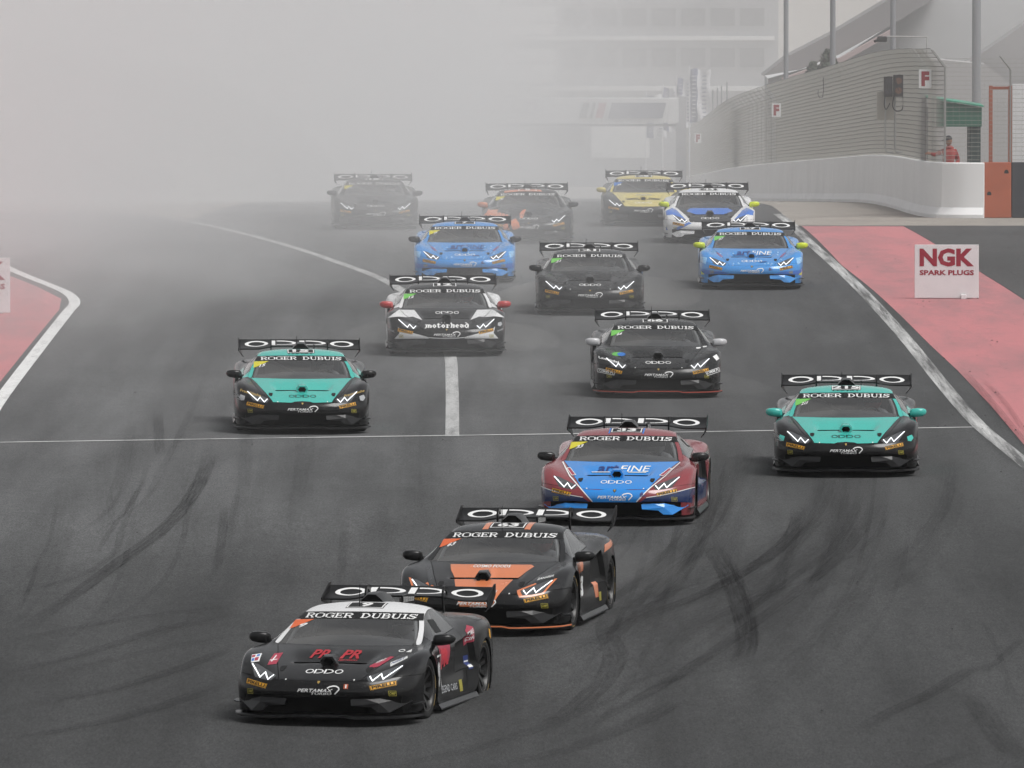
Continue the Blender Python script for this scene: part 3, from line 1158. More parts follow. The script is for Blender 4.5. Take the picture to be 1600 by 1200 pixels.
# banner flags behind the fence
FLW = mat('flag_white', (0.62, 0.62, 0.64), .8)
FLB = mat('flag_navy', (0.03, 0.04, 0.13), .8)
lab = ['tallest navy and white banner flag nearest the bare poles', 'navy and white banner flag second from the bare poles', 'navy and white banner flag third from the bare poles', 'furthest crumpled navy and white banner flag']
for k, (px, w, y0, y1, d) in enumerate(((1078, 32, 108, 192, 600), (1058, 25, 122, 198, 625), (1036, 25, 136, 204, 650), (1010, 32, 148, 214, 675))):
    fl = tag(empty('banner_flag', at_dist(px, y1, d)), lab[k], 'flag', 'banner flags behind the fence')
    k1 = d / F_PX
    H = (y1 - y0) * k1
    W = w * k1
    rr = random.Random(k)
    for (f0, f1, m_, nm) in ((0.0, .36, FLB, 'navy_cloth'), (.36, 1.0, FLW, 'white_cloth')):
        vs, fs = [], []
        nxx, nz_ = 8, 12
        for j in range(nz_ + 1):
            for i in range(nxx + 1):
                u = f0 + (f1 - f0) * i / nxx
                z = H * j / nz_
                yy = .09 * math.sin(u * 9 + z * 1.3 + k) + .06 * math.sin(z * 4 + u * 5 + 2 * k)
                vs.append((W * u + .03 * math.sin(z * 5 + k), yy, z + .06 * math.sin(u * 7 + k)))
        for j in range(nz_):
            for i in range(nxx):
                a = j * (nxx + 1) + i
                fs.append((a, a + 1, a + nxx + 2, a + nxx + 1))
        cl = MB().add(vs, fs).build(nm, m_, fl, smooth=60)
        dm = MB()
        for j in range(11):
            zz = H * (.12 + .075 * j)
            u = (f0 + f1) / 2 + .02
            yy = .09 * math.sin(u * 9 + zz * 1.3 + k) + .06 * math.sin(zz * 4 + u * 5 + 2 * k) - .05
            hw = W * (.07 + .05 * rr.random())
            dm.box(W * u - hw, W * u + hw, yy - .01, yy, zz, zz + .05)
        tag(dm.build('banner_print', FLW if m_ is FLB else FLB, cl), kind='stuff')
    MB().tube([(-.03, 0, zt(d) - fl.location.z), (-.03, 0, H + .2)], .04, 6).build('flag_pole', FLW, fl, smooth=60)
for k, (px, y0) in enumerate(((1114, 139), (1121, 136.5), (1127.5, 133.5), (1136, 127.5))):
    p = at_dist(px, y0, 545 - 12 * k)
    tag(MB().tube([(0, 0, zt(545 - 12 * k) - p.z), (0, 0, 0)], .035, 6).build('bare_pole', LPOLE, None, smooth=60, loc=p), 'bare dark flag pole, number %s of four from the left beside the flags' % ('one', 'two', 'three', 'four')[k], 'pole', 'bare flag poles')

# grandstand bank on the right, far behind
gs = tag(empty('grandstand', (0, 430, zt(430))), 'hazy grandstand with dark sloping tiers high behind the fence', 'grandstand')


def gprism(name, poly, d, dep, m_):
    pp = [at_dist(x, y, d) for x, y in poly]
    MB().prism([(p.x, p.z - zt(430)) for p in pp], 'y', d - 430, d - 430 + dep).build(name, m_, gs)


gprism('seating_bank', [(1200, 300), (1200, 122), (1310, 92), (1420, 20), (1540, -70), (1760, -150), (1760, 300)], 436, 6, BG2)
gprism('tier', [(1192, 118), (1230, 88), (1300, 52), (1400, -8), (1470, -8), (1390, 40), (1312, 84), (1250, 108)], 432, 3.9, mat('far_dark_tier', (0.27, 0.26, 0.26), .8))
gprism('tier_edge', [(1222, 122), (1312, 90), (1392, 46), (1394, 53), (1314, 98), (1224, 129)], 431, .9, mat('far_pink_edge', (0.46, 0.36, 0.35), .8))
gprism('tier', [(1440, 140), (1520, 92), (1600, 38), (1760, -60), (1760, 300), (1380, 300)], 428, 3, mat('far_grey_tier', (0.33, 0.32, 0.32), .8))
gprism('tier', [(1340, 150), (1420, 88), (1540, 100), (1640, 180), (1640, 300), (1300, 300)], 424, 3, mat('far_mid_tier', (0.36, 0.35, 0.35), .8))

# small trees behind the fence
LEAF = mat('dusty_leaf', (0.06, 0.075, 0.05), .8, noise=.3, nscale=4)
BARK = mat('bark', (0.09, 0.075, 0.06), .9)


def small_tree(px, py_top, d, h, spread, seed, label):
    p = at_dist(px, py_top, d)
    z0 = zt(d)
    o = tag(empty('tree', (p.x, d, z0)), label, 'tree', 'small trees behind the fence')
    H = p.z - z0
    rr = random.Random(seed)
    tr = MB().tube([(0, 0, 0), (.05, 0, H * .5), (0, 0, H * .95)], [.12, .08, .02], 7)
    for k in range(7):
        a = rr.random() * 6.28
        z = H - h * (.25 + .65 * rr.random())
        tr.tube([(0, 0, z), (spread * .6 * math.cos(a), spread * .6 * math.sin(a), z + .25)], [.03, .01], 5)
    tr.build('trunk', BARK, o, smooth=50)
    lf = MB()
    for k in range(900):
        t = rr.random() ** .8
        z = H - h * t
        rad = spread * (.25 + .75 * t) * math.sqrt(rr.random())
        a = rr.random() * 6.28
        if math.sin(a * 3 + z * 4 + seed) > .55:
            continue
        c = Vector((rad * math.cos(a), rad * math.sin(a), z))
        u = Vector((rr.uniform(-1, 1), rr.uniform(-1, 1), rr.uniform(-1, 1))).normalized() * .09
        v = u.orthogonal().normalized() * .05
        lf.add([c - u, c + v, c + u, c - v], [(0, 1, 2, 3)])
    tag(lf.build('crown', LEAF, o), kind='stuff')


small_tree(1294, 76, 380, 1.1, .55, 4, 'small dusty conifer behind the fence left of a floodlight column')
small_tree(1270, 96, 400, .8, .4, 9, 'lower faint conifer left of the other small tree')

# low barrier and dark berm on the left beyond the crest
lb = MB()
for k in range(1):
    a = at_dist(178, 306, 340); b = at_dist(292, 306, 340)
    lb.box(a.x, b.x, 340, 340.6, zt(340) - .2, a.z)
tag(lb.build('pale_barrier', mat('pale_barrier_paint', (0.70, 0.64, 0.63), .8), None, bevel=.03), 'pale low barrier faint in the dust beyond the left crest', 'barrier')
a = at_dist(176, 264, 370); b = at_dist(266, 264, 370)
tag(MB().box(a.x, b.x, 370, 373, zt(370) - .2, a.z).build('dark_container', mat('dark_container', (.10, .10, .10), .8), None, bevel=.05), 'dim dark container behind the pale barrier', 'container')
hp = [at_dist(x, y, 470) for x, y in ((-200, 60), (0, 95), (130, 116), (265, 128), (285, 124), (400, 200), (480, 250), (520, 320), (-200, 320))]
tag(MB().prism([(p.x, p.z) for p in hp], 'y', 470, 500).build('hill', mat('hill_sand', (0.17, 0.16, 0.15), .9, noise=.2, nscale=.3)), kind='structure')

# ================================================================== RACE CAR (local axes: front towards -Y, y = 0 at the nose, z = 0 on the road)
RF, ZF, YF = 0.352, 0.325, 1.0        # front arch
RR, ZR, YR = 0.362, 0.335, 3.62       # rear arch


def af(a, x):
    return (x, YF - RF * math.cos(R(a)), ZF + RF * math.sin(R(a)))


def ar(a, x):
    return (x, YR - RR * math.cos(R(a)), ZR + RR * math.sin(R(a)))


ROWS = [
    [(0, .16, .12), (.25, .16, .12), (.48, .16, .12), (.68, .22, .12), (.83, .31, .12), (.93, .43, .12), af(-35, .955)],
    [(0, .02, .30), (.25, .02, .30), (.46, .04, .31), (.66, .13, .315), (.82, .25, .305), (.93, .40, .29), af(-8, .962)],
    [(0, 0, .375), (.24, .005, .378), (.44, .03, .385), (.65, .12, .395), (.81, .24, .405), (.925, .39, .41), af(12, .966)],
    [(0, .065, .452), (.22, .07, .455), (.42, .09, .462), (.62, .17, .472), (.785, .29, .495), (.912, .43, .505), af(30, .968)],
    [(0, .28, .527), (.22, .28, .527), (.48, .30, .528), (.645, .36, .548), (.80, .44, .588), (.922, .54, .59), af(48, .970)],
    [(0, .52, .592), (.23, .52, .590), (.545, .54, .588), (.68, .56, .615), (.825, .62, .665), (.93, .70, .662), af(66, .971)],
    [(0, .78, .650), (.24, .78, .648), (.61, .80, .638), (.725, .82, .67), (.845, .86, .718), (.938, .90, .703), af(85, .972)],
    [(0, 1.02, .698), (.26, 1.02, .696), (.66, 1.05, .688), (.765, 1.07, .705), (.86, 1.10, .738), (.938, 1.12, .715), af(106, .972)],
    [(0, 1.20, .735), (.30, 1.215, .735), (.742, 1.375, .739), (.778, 1.38, .742), (.862, 1.34, .742), (.932, 1.32, .712), af(137, .968)],
    [(0, 1.48, .845), (.30, 1.49, .842), (.722, 1.61, .822), (.745, 1.62, .82), (.845, 1.60, .752), (.92, 1.52, .69), af(172, .958), af(214, .955)],
    [(0, 1.78, .948), (.29, 1.785, .945), (.677, 1.86, .916), (.70, 1.87, .912), (.835, 1.85, .770), (.90, 1.80, .68), (.912, 1.72, .36), (.925, 1.66, .13)],
    [(0, 2.03, 1.030), (.28, 2.035, 1.028), (.615, 2.08, .991), (.645, 2.09, .985), (.83, 2.10, .785), (.90, 2.10, .685), (.91, 2.05, .36), (.93, 2.03, .13)],
    [(0, 2.35, 1.105), (.28, 2.35, 1.100), (.555, 2.37, 1.07), (.618, 2.38, 1.045), (.825, 2.40, .797), (.905, 2.42, .70), (.918, 2.42, .36), (.94, 2.40, .13)],
    [(0, 2.70, 1.100), (.28, 2.70, 1.095), (.54, 2.70, 1.06), (.61, 2.70, 1.03), (.82, 2.72, .815), (.915, 2.76, .735), (.94, 2.84, .40), (.955, 2.82, .13)],
    [(0, 3.02, 1.060), (.26, 3.02, 1.055), (.50, 3.02, 1.01), (.60, 3.02, .965), (.81, 3.06, .845), (.935, 3.06, .79), ar(6, .966), ar(-35, .962)],
    [(0, 3.35, 1.00), (.24, 3.35, .995), (.46, 3.35, .955), (.60, 3.36, .905), (.80, 3.38, .885), (.945, 3.38, .835), ar(48, .976)],
    [(0, 3.65, .955), (.24, 3.65, .95), (.46, 3.65, .92), (.60, 3.65, .888), (.79, 3.66, .897), (.945, 3.64, .845), ar(92, .978)],
    [(0, 3.95, .915), (.24, 3.95, .912), (.46, 3.95, .895), (.60, 3.95, .877), (.775, 3.95, .88), (.935, 3.92, .815), ar(138, .972)],
    [(0, 4.22, .885), (.24, 4.22, .884), (.46, 4.22, .872), (.60, 4.21, .865), (.77, 4.20, .862), (.915, 4.16, .795), ar(176, .958), ar(215, .945)],
    [(0, 4.45, .87), (.24, 4.45, .87), (.46, 4.44, .865), (.60, 4.43, .86), (.75, 4.41, .85), (.885, 4.36, .78), (.925, 4.25, .40), (.915, 4.20, .16)],
    [(0, 4.50, .58), (.24, 4.50, .58), (.46, 4.49, .58), (.60, 4.48, .58), (.75, 4.46, .58), (.875, 4.40, .56), (.90, 4.30, .38), (.89, 4.25, .18)],
    [(0, 4.42, .22), (.24, 4.42, .22), (.46, 4.41, .22), (.60, 4.40, .22), (.75, 4.39, .22), (.86, 4.36, .22), (.885, 4.32, .21), (.88, 4.28, .18)],
]
TAGS = ['grille', 'bumper', 'bonnet', 'fender', 'windscreen', 'pillar', 'side_window', 'door', 'roof', 'engine_cover', 'rear_quarter', 'side_intake', 'tail']


def ftag(k, i):
    if k == 0:
        return 'grille' if i < 4 else 'bumper'
    if k <= 2:
        return 'bumper'
    if k <= 7:
        return 'bonnet' if i < 2 else 'fender'
    if k <= 10:
        if i < 2:
            return 'windscreen'
        if i == 2:
            return 'pillar'
        if i == 3:
            return 'side_window' if k >= 9 else 'door'
        return 'fender' if k == 8 else 'door'
    if k <= 12:
        if i < 3:
            return 'roof'
        if i == 3:
            return 'side_window'
        if i == 5 and k == 12:
            return 'side_intake'
        return 'door'
    if k <= 18:
        if i < 3:
            return 'engine_cover'
        if k == 13 and i == 5:
            return 'side_intake'
        return 'rear_quarter'
    return 'tail'


def crease_of(a, b):
    (k0, i0), (k1, i1) = sorted((a, b))
    if k0 == k1:                      # across
        if k0 == 8 and max(i0, i1) <= 3:
            return 0.9
        if k0 == 1 and max(i0, i1) <= 5:
            return 0.85
        if k0 == 3:
            return 0.35
        if k0 == 11 and max(i0, i1) <= 3:
            return 0.3
        if k0 == 19:
            return 0.8
        return 0.0
    i = i0
    if i == 2 and 3 <= k0 <= 7:
        return 0.55
    if i == 2 and 8 <= k0 <= 12:
        return 0.35
    if i == 3 and 8 <= k0 <= 13:
        return 0.55
    if i == 4 and 8 <= k0 <= 13:
        return 0.75
    if i == 4 and 3 <= k0 <= 5:
        return 0.45
    if i == 5 and 1 <= k0 <= 17:
        return 0.3
    return 0.0


def build_body():
    bm = bmesh.new()
    cl = bm.edges.layers.float.new('crease_edge')
    vid = {}
    for k, row in enumerate(ROWS):
        for i, p in enumerate(row):
            for sgn in (1, -1):
                if i == 0 and sgn < 0:
                    vid[(k, 0, -1)] = vid[(k, 0, 1)]
                    continue
                vid[(k, i, sgn)] = bm.verts.new((p[0] * sgn, p[1], p[2]))
    for k in range(len(ROWS) - 1):
        n = min(len(ROWS[k]), len(ROWS[k + 1])) - 1
        for i in range(n):
            for sgn in (1, -1):
                q = [vid[(k, i, sgn)], vid[(k, i + 1, sgn)], vid[(k + 1, i + 1, sgn)], vid[(k + 1, i, sgn)]]
                if sgn < 0:
                    q = q[::-1]
                f = bm.faces.new(q)
                f.material_index = TAGS.index(ftag(k, i))
    inv = {}
    for (k, i, sgn), v in vid.items():
        inv[v] = (k, i)
    for e in bm.edges:
        e[cl] = crease_of(inv[e.verts[0]], inv[e.verts[1]])
    bmesh.ops.recalc_face_normals(bm, faces=bm.faces)
    me = bpy.data.meshes.new('body_cage')
    bm.to_mesh(me)
    bm.free()
    for t in TAGS:
        me.materials.append(None)
    o = bpy.data.objects.new('body_cage', me)
    COL.objects.link(o)
    ss_ = o.modifiers.new('s', 'SUBSURF')
    ss_.levels = 3
    ss_.render_levels = 3
    bpy.context.view_layer.update()
    ev = o.evaluated_get(bpy.context.evaluated_depsgraph_get())
    out = bpy.data.meshes.new_from_object(ev)
    bpy.data.objects.remove(o)

    def sst(a, b, x):
        t = max(0.0, min(1.0, (x - a) / (b - a)))
        return t * t * (3 - 2 * t)
    tagv = {}
    for p in out.polygons:
        for v in p.vertices:
            tagv.setdefault(v, set()).add(TAGS[p.material_index])
    for v in out.vertices:
        t = tagv[v.index]
        x, y, z = v.co
        ax = abs(x)
        if t == {'bonnet'}:                                   # bonnet ducts: sunk towards a sharp front edge
            w = 0.40 + 0.10 * (y - .6) / .5
            d = 0.050 * sst(.575, .625, y) * (1 - sst(.62, 1.13, y)) * (1 - sst(w - .07, w, ax)) * sst(.03, .09, ax)
            v.co.z -= d
        if t == {'side_intake'}:
            v.co.x -= math.copysign(.055, x)
        if 'door' in t and .2 < z < .62:                      # hollow door flank
            v.co.x -= math.copysign(.02 * math.exp(-((z - .42) / .12) ** 2) * sst(1.45, 1.8, y) * (1 - sst(2.6, 2.9, y)), x)
    return out


BODY = build_body()
_bv = [v.co.copy() for v in BODY.vertices]
_bp = [tuple(p.vertices) for p in BODY.polygons]
BVH = BVHTree.FromPolygons(_bv, _bp)


def panel(tagname, side):
    """one body panel as its own mesh, its rim drawn in 3 mm so that shut lines show"""
    ti = TAGS.index(tagname)
    fs = []
    for p in BODY.polygons:
        if p.material_index != ti:
            continue
        c = p.center.x
        if side and c * side < 0:
            continue
        fs.append(tuple(p.vertices))
    used = sorted({v for f in fs for v in f})
    mp = {v: i for i, v in enumerate(used)}
    me = bpy.data.meshes.new(tagname)
    me.from_pydata([_bv[v] for v in used], [], [tuple(mp[v] for v in f) for f in fs])
    bm = bmesh.new()
    bm.from_mesh(me)
    mv_ = {}
    for v in bm.verts:
        if v.is_boundary:
            c = Vector()
            for f in v.link_faces:
                c += f.calc_center_median()
            c /= len(v.link_faces)
            d = c - v.co
            if d.length > 1e-6:
                mv_[v] = d.normalized() * min(.0035, d.length * .4)
    for v, d in mv_.items():
        v.co += d
    bm.to_mesh(me)
    bm.free()
    smooth_mesh(me, 50)
    return me


PANELS = []
for t, sides, nm in (('grille', (0,), 'lower_grille'), ('bumper', (0,), 'front_bumper'), ('bonnet', (0,), 'bonnet'), ('fender', (1, -1), 'front_fender'), ('windscreen', (0,), 'windscreen'),
                     ('pillar', (1, -1), 'windscreen_pillar'), ('side_window', (1, -1), 'side_window'), ('door', (1, -1), 'door'), ('roof', (0,), 'roof'), ('engine_cover', (0,), 'engine_cover'),
                     ('rear_quarter', (1, -1), 'rear_quarter'), ('side_intake', (1, -1), 'side_intake'), ('tail', (0,), 'tail_panel')):
    for s_ in sides:
        PANELS.append((t, nm, s_, panel(t, s_)))


def inner_shell():
    me = bpy.data.meshes.new('inner_shell')
    skip = {TAGS.index('windscreen'), TAGS.index('side_window')}
    fs = [tuple(p.vertices) for p in BODY.polygons if p.material_index not in skip]
    used = sorted({v for f in fs for v in f})
    mp = {v: i for i, v in enumerate(used)}
    me.from_pydata([BODY.vertices[v].co - BODY.vertices[v].normal * .014 for v in used], [], [tuple(mp[v] for v in f) for f in fs])
    smooth_mesh(me, 60)
    return me


SHELL = inner_shell()


# ---- shapes shared by all cars
def plan_y(x):
    x = abs(x)
    pts = [(0, 0), (.25, .005), (.44, .03), (.65, .12), (.81, .24), (.925, .39), (.975, .60)]
    for (a, b), (c, d) in zip(pts, pts[1:]):
        if x <= c:
            return b + (d - b) * (x - a) / (c - a)
    return .6


def splitter_mesh():
    mb = MB()
    xs = [-.985, -.97, -.93, -.85, -.74, -.6, -.48, -.38, -.3, 0, .3, .38, .48, .6, .74, .85, .93, .97, .985]
    vs = []
    for x in xs:
        yf = plan_y(x) - .075 + (.015 if abs(x) < .35 else 0)
        zz = .015 if abs(x) < .35 else 0.0
        for y, z in ((yf, .078 + zz), (yf, .098 + zz), (yf + .012, .104 + zz), (.62, .104), (.62, .078)):
            vs.append((x, y, z))
    fs = []
    for i in range(len(xs) - 1):
        for j in range(5):
            fs.append((5 * i + j, 5 * i + (j + 1) % 5, 5 * i + 5 + (j + 1) % 5, 5 * i + 5 + j))
    fs += [(0, 1, 2, 3, 4), tuple(range(5 * len(xs) - 5, 5 * len(xs)))[::-1]]
    mb.add(vs, fs)
    return mb.mesh('splitter', smooth=40)


def splitter_edge_mesh():
    mb = MB()
    xs = [-.987, -.97, -.93, -.85, -.74, -.6, -.48, -.38, -.3, 0, .3, .38, .48, .6, .74, .85, .93, .97, .987]
    vs, fs = [], []
    for x in xs:
        yf = plan_y(x) - .075 + (.015 if abs(x) < .35 else 0)
        zz = .015 if abs(x) < .35 else 0.0
        vs += [(x * 1.002, yf - .004, .092 + zz), (x * 1.002, yf - .004, .103 + zz), (x, yf + .008, .106 + zz), (x, yf + .012, .1055 + zz)]
    for i in range(len(xs) - 1):
        for j in range(3):
            fs.append((4 * i + j, 4 * i + j + 1, 4 * i + 5 + j, 4 * i + 4 + j))
    return mb.add(vs, fs).mesh('splitter_edge')


def flap_mesh(sg_):
    out = [(.335, .272), (.42, .300), (.62, .305), (.87, .285), (.905, .245), (.72, .140), (.61, .145), (.545, .195), (.345, .212)]
    mb = MB()
    n = len(out)
    f_ = [(x * sg_, plan_y(x) - .028 + (z - .14) * .42, z) for x, z in out]
    cen = (.62 * sg_, plan_y(.62) - .058 + .09 * .42, .235)
    b_ = [(x * sg_, plan_y(x) + .11, z) for x, z in out]
    vs = f_ + b_ + [cen]
    fs = [(i, (i + 1) % n, n + (i + 1) % n, n + i) for i in range(n)] + [(i, (i + 1) % n, 2 * n) for i in range(n)]
    return mb.add(vs, fs).mesh('flap')


def corner_fin_mesh(sg_):
    mb = MB()
    for z, h in ((.20, .02), (.34, .02)):
        pts = [(.90, .34), (.985, .47), (.99, .62), (.94, .62)]
        vs = [(x * sg_, y, z + .05 * (y - .34)) for x, y in pts] + [(x * sg_, y, z + .012 + .05 * (y - .34)) for x, y in pts]
        mb.add(vs, [(3, 2, 1, 0), (4, 5, 6, 7)] + [(i, (i + 1) % 4, 4 + (i + 1) % 4, 4 + i) for i in range(4)])
        break
    return mb.mesh('dive_plane')


def mirror_mesh(sg_):
    # cross-sections from the inner end outwards: x, half width in y, half height, centre y, centre z
    secs = [(.860, .020, .020, 1.60, .772), (.868, .050, .045, 1.58, .775), (.89, .070, .058, 1.565, .780), (.97, .075, .060, 1.555, .786), (1.04, .068, .052, 1.565, .790), (1.075, .045, .034, 1.585, .793), (1.088, .012, .012, 1.60, .795)]
    mb = MB()
    vs, fs = [], []
    n = 12
    for x, hy, hz, cy_, cz in secs:
        for j in range(n):
            a = 2 * math.pi * (j + .5) / n
            ca, sa = math.cos(a), math.sin(a)
            e = .62
            vs.append((x * sg_, cy_ + hy * math.copysign(abs(ca) ** e, ca), cz + hz * math.copysign(abs(sa) ** e, sa)))
    for k in range(len(secs) - 1):
        for j in range(n):
            fs.append((k * n + j, k * n + (j + 1) % n, (k + 1) * n + (j + 1) % n, (k + 1) * n + j))
    fs += [tuple(range(n))[::-1], tuple(range((len(secs) - 1) * n, len(secs) * n))]
    return mb.add(vs, fs).mesh('mirror', smooth=45)


def mirror_arm_mesh(sg_):
    return MB().tube([(.83 * sg_, 1.66, .735), (.87 * sg_, 1.62, .752), (.90 * sg_, 1.585, .765)], [.035, .026, .022], 8).mesh('arm', smooth=50)


def scoop_mesh():
    # roof intake: outer shell with open dark mouth
    mb = MB()
    secs = [(2.50, .128, .045, 1.088, 1.178), (2.62, .13, .055, 1.085, 1.192), (2.85, .13, .06, 1.06, 1.185), (3.15, .12, .055, 1.00, 1.135), (3.5, .09, .04, .94, 1.02)]
    vs, fs = [], []
    for y, b, t, z0, z1 in secs:
        vs += [(-b, y, z0), (-b * .86, y, z0 + .35 * (z1 - z0)), (-t, y, z1 - .004), (0, y, z1), (t, y, z1 - .004), (b * .86, y, z0 + .35 * (z1 - z0)), (b, y, z0)]
    for k in range(len(secs) - 1):
        for j in range(6):
            fs.append((k * 7 + j, k * 7 + j + 1, k * 7 + 8 + j, k * 7 + 7 + j))
    return mb.add(vs, fs).mesh('scoop', smooth=30)


def scoop_mouth_mesh():
    return MB().prism([(-.118, 1.09), (-.098, 1.125), (-.042, 1.170), (.042, 1.170), (.098, 1.125), (.118, 1.09)], 'y', 2.512, 2.53).mesh('mouth')


def wing_point(x, t, top=True):
    """chord position t 0..1 leading to trailing edge"""
    ax = abs(x)
    bow = .042 * (1 - min(1, max(0, (ax - .33) / .32)) ** 2 * (3 - 2 * min(1, max(0, (ax - .33) / .32))))
    le = Vector((x, 4.12, 1.006 + bow))
    te = Vector((x, 4.44, 1.134 + .004 * (1 - ax)))
    p = le.lerp(te, t)
    th = .052 * (math.sqrt(max(t, 0)) - t) * 1.6 + .004
    nrm = Vector((0, -(te - le).z, (te - le).y)).normalized()
    camber = -.022 * math.sin(math.pi * t)
    return p + nrm * (camber + (th * .45 if top else -th * .75))


def wing_mesh():
    mb = MB()
    xs = [-.885 + 1.77 * i / 36 for i in range(37)]
    ts = [0, .01, .04, .1, .2, .35, .5, .65, .8, .92, 1.0]
    loop = [(t, True) for t in ts] + [(t, False) for t in ts[::-1]]
    n = len(loop)
    vs, fs = [], []
    for x in xs:
        for t, tp in loop:
            vs.append(wing_point(x, t, tp))
    for i in range(len(xs) - 1):
        for j in range(n):
            fs.append((i * n + j, i * n + (j + 1) % n, (i + 1) * n + (j + 1) % n, (i + 1) * n + j))
    fs += [tuple(range(n))[::-1], tuple(range((len(xs) - 1) * n, len(xs) * n))]
    mb.add(vs, fs)
    return mb.mesh('main_plane', smooth=40)


def endplate_mesh(sg_):
    mb = MB()
    pts = [(4.06, 1.025), (4.13, 1.055), (4.42, 1.165), (4.48, 1.17), (4.48, 1.06), (4.42, .95), (4.34, .885), (4.28, .885), (4.24, .94), (4.08, .985)]
    def X(z):
        return (.885 - max(0, .98 - z) * .75) * sg_
    vs = [(X(z), y, z) for y, z in pts] + [(X(z) + .012 * sg_, y, z) for y, z in pts]
    n = len(pts)
    mb.add(vs, [tuple(range(n)), tuple(range(n, 2 * n))[::-1]] + [(i, (i + 1) % n, n + (i + 1) % n, n + i) for i in range(n)])
    return mb.mesh('end_plate')


def strut_mesh(sg_):
    pts = catmull([(4.12, .86), (4.08, .97), (4.07, 1.07), (4.11, 1.132), (4.19, 1.138), (4.27, 1.09)], 5)
    w = .045
    L_, R_ = [], []
    for i, p in enumerate(pts):
        d = (pts[min(i + 1, len(pts) - 1)] - pts[max(i - 1, 0)]).normalized()
        nn = Vector((-d.y, d.x)) * w * .5
        L_.append(p + nn); R_.append(p - nn)
    mb = MB()
    n = len(pts)
    vs = []
    for x in (.405, .425):
        vs += [(x * sg_, p.x, p.y) for p in L_] + [(x * sg_, p.x, p.y) for p in R_]
    fs = []
    for i in range(n - 1):
        fs += [(i, i + 1, n + i + 1, n + i), (2 * n + i, 3 * n + i, 3 * n + i + 1, 2 * n + i + 1), (i, 2 * n + i, 2 * n + i + 1, i + 1), (n + i, n + i + 1, 3 * n + i + 1, 3 * n + i)]
    fs += [(0, n, 3 * n, 2 * n), (n - 1, 3 * n - 1, 4 * n - 1, 2 * n - 1)]
    return mb.add(vs, fs).mesh('strut')


def lathe(prof, n=40):
    """profile of (x, r) turned about the X axis"""
    vs, fs = [], []
    m_ = len(prof)
    for i in range(n):
        a = 2 * math.pi * i / n
        for x, r in prof:
            vs.append((x, r * math.cos(a), r * math.sin(a)))
    for i in range(n):
        for j in range(m_ - 1):
            fs.append((i * m_ + j, i * m_ + j + 1, ((i + 1) % n) * m_ + j + 1, ((i + 1) % n) * m_ + j))
    return vs, fs


def tyre_mesh(r, hw):
    pr = [(-hw * .9, r * .70), (-hw, r * .76), (-hw * 1.02, r * .88), (-hw * .93, r * .965), (-hw * .8, r * .995), (0, r), (hw * .8, r * .995), (hw * .93, r * .965), (hw * 1.02, r * .88), (hw, r * .76), (hw * .9, r * .70)]
    return MB().add(*lathe(pr, 48)).mesh('tyre', smooth=40)


def rim_mesh(r, hw):
    mb = MB()
    mb.add(*lathe([(-hw * .9, r * .705), (hw * .6, r * .66), (hw * .86, r * .70), (hw * .93, r * .72), (hw * .93, r * .695), (hw * .8, r * .665), (hw * .4, r * .64), (-hw * .8, r * .66)], 40))
    for k in range(10):
        a = 2 * math.pi * k / 10
        ca, sa = math.cos(a), math.sin(a)
        for da in (-.085, .085):
            vs = []
            for (rr, x, w) in ((.05, hw * .52, .018), (r * .40, hw * .66, .013), (r * .67, hw * .80, .013)):
                a2 = a + da * (rr / r) * 1.35
                c2, s2 = math.cos(a2), math.sin(a2)
                for dx in (0, -.03):
                    for dw in (-w, w):
                        vs.append((x + dx, rr * c2 - dw * s2, rr * s2 + dw * c2))
            fs = []
            for q_ in (0, 4):
                fs += [(q_, q_ + 1, q_ + 5, q_ + 4), (q_ + 2, q_ + 6, q_ + 7, q_ + 3), (q_, q_ + 4, q_ + 6, q_ + 2), (q_ + 1, q_ + 3, q_ + 7, q_ + 5)]
            mb.add(vs, fs)
    return mb.mesh('rim', smooth=35)


def rim_edge_mesh(r, hw):
    return MB().add(*lathe([(hw * .90, r * .722), (hw * .96, r * .722), (hw * .96, r * .702), (hw * .90, r * .700)], 40)).mesh('rim_edge', smooth=35)


def band_mesh(r, hw):
    vs, fs = [], []
    for a0 in (20, 60, 200, 240):
        n0 = len(vs)
        for i in range(13):
            a = R(a0 + 28 * i / 12)
            for rr, xx in ((r * .835, hw * 1.020), (r * .865, hw * 1.024)):
                vs.append((xx, rr * math.cos(a), rr * math.sin(a)))
        fs += [(n0 + 2 * i, n0 + 2 * i + 1, n0 + 2 * i + 3, n0 + 2 * i + 2) for i in range(12)]
    return MB().add(vs, fs).mesh('tyre_stripe')


def hub_mesh(r, hw):
    vs, fs = lathe([(hw * .3, .085), (hw * .58, .075), (hw * .66, .045), (hw * .74, .038), (hw * .74, .001)], 20)
    return MB().add(vs, fs).mesh('hub', smooth=35)


def disc_mesh(r, hw):
    return MB().add(*lathe([(-.02, .06), (-.02, .18), (.012, .18), (.012, .06)], 32)).mesh('brake_disc', smooth=35)


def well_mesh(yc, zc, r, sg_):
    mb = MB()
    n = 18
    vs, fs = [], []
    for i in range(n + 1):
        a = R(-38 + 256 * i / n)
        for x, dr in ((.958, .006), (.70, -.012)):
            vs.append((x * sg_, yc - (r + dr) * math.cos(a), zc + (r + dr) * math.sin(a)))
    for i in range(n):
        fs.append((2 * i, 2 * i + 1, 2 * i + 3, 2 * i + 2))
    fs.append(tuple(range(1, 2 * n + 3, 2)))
    return mb.add(vs, fs).mesh('wheel_well')


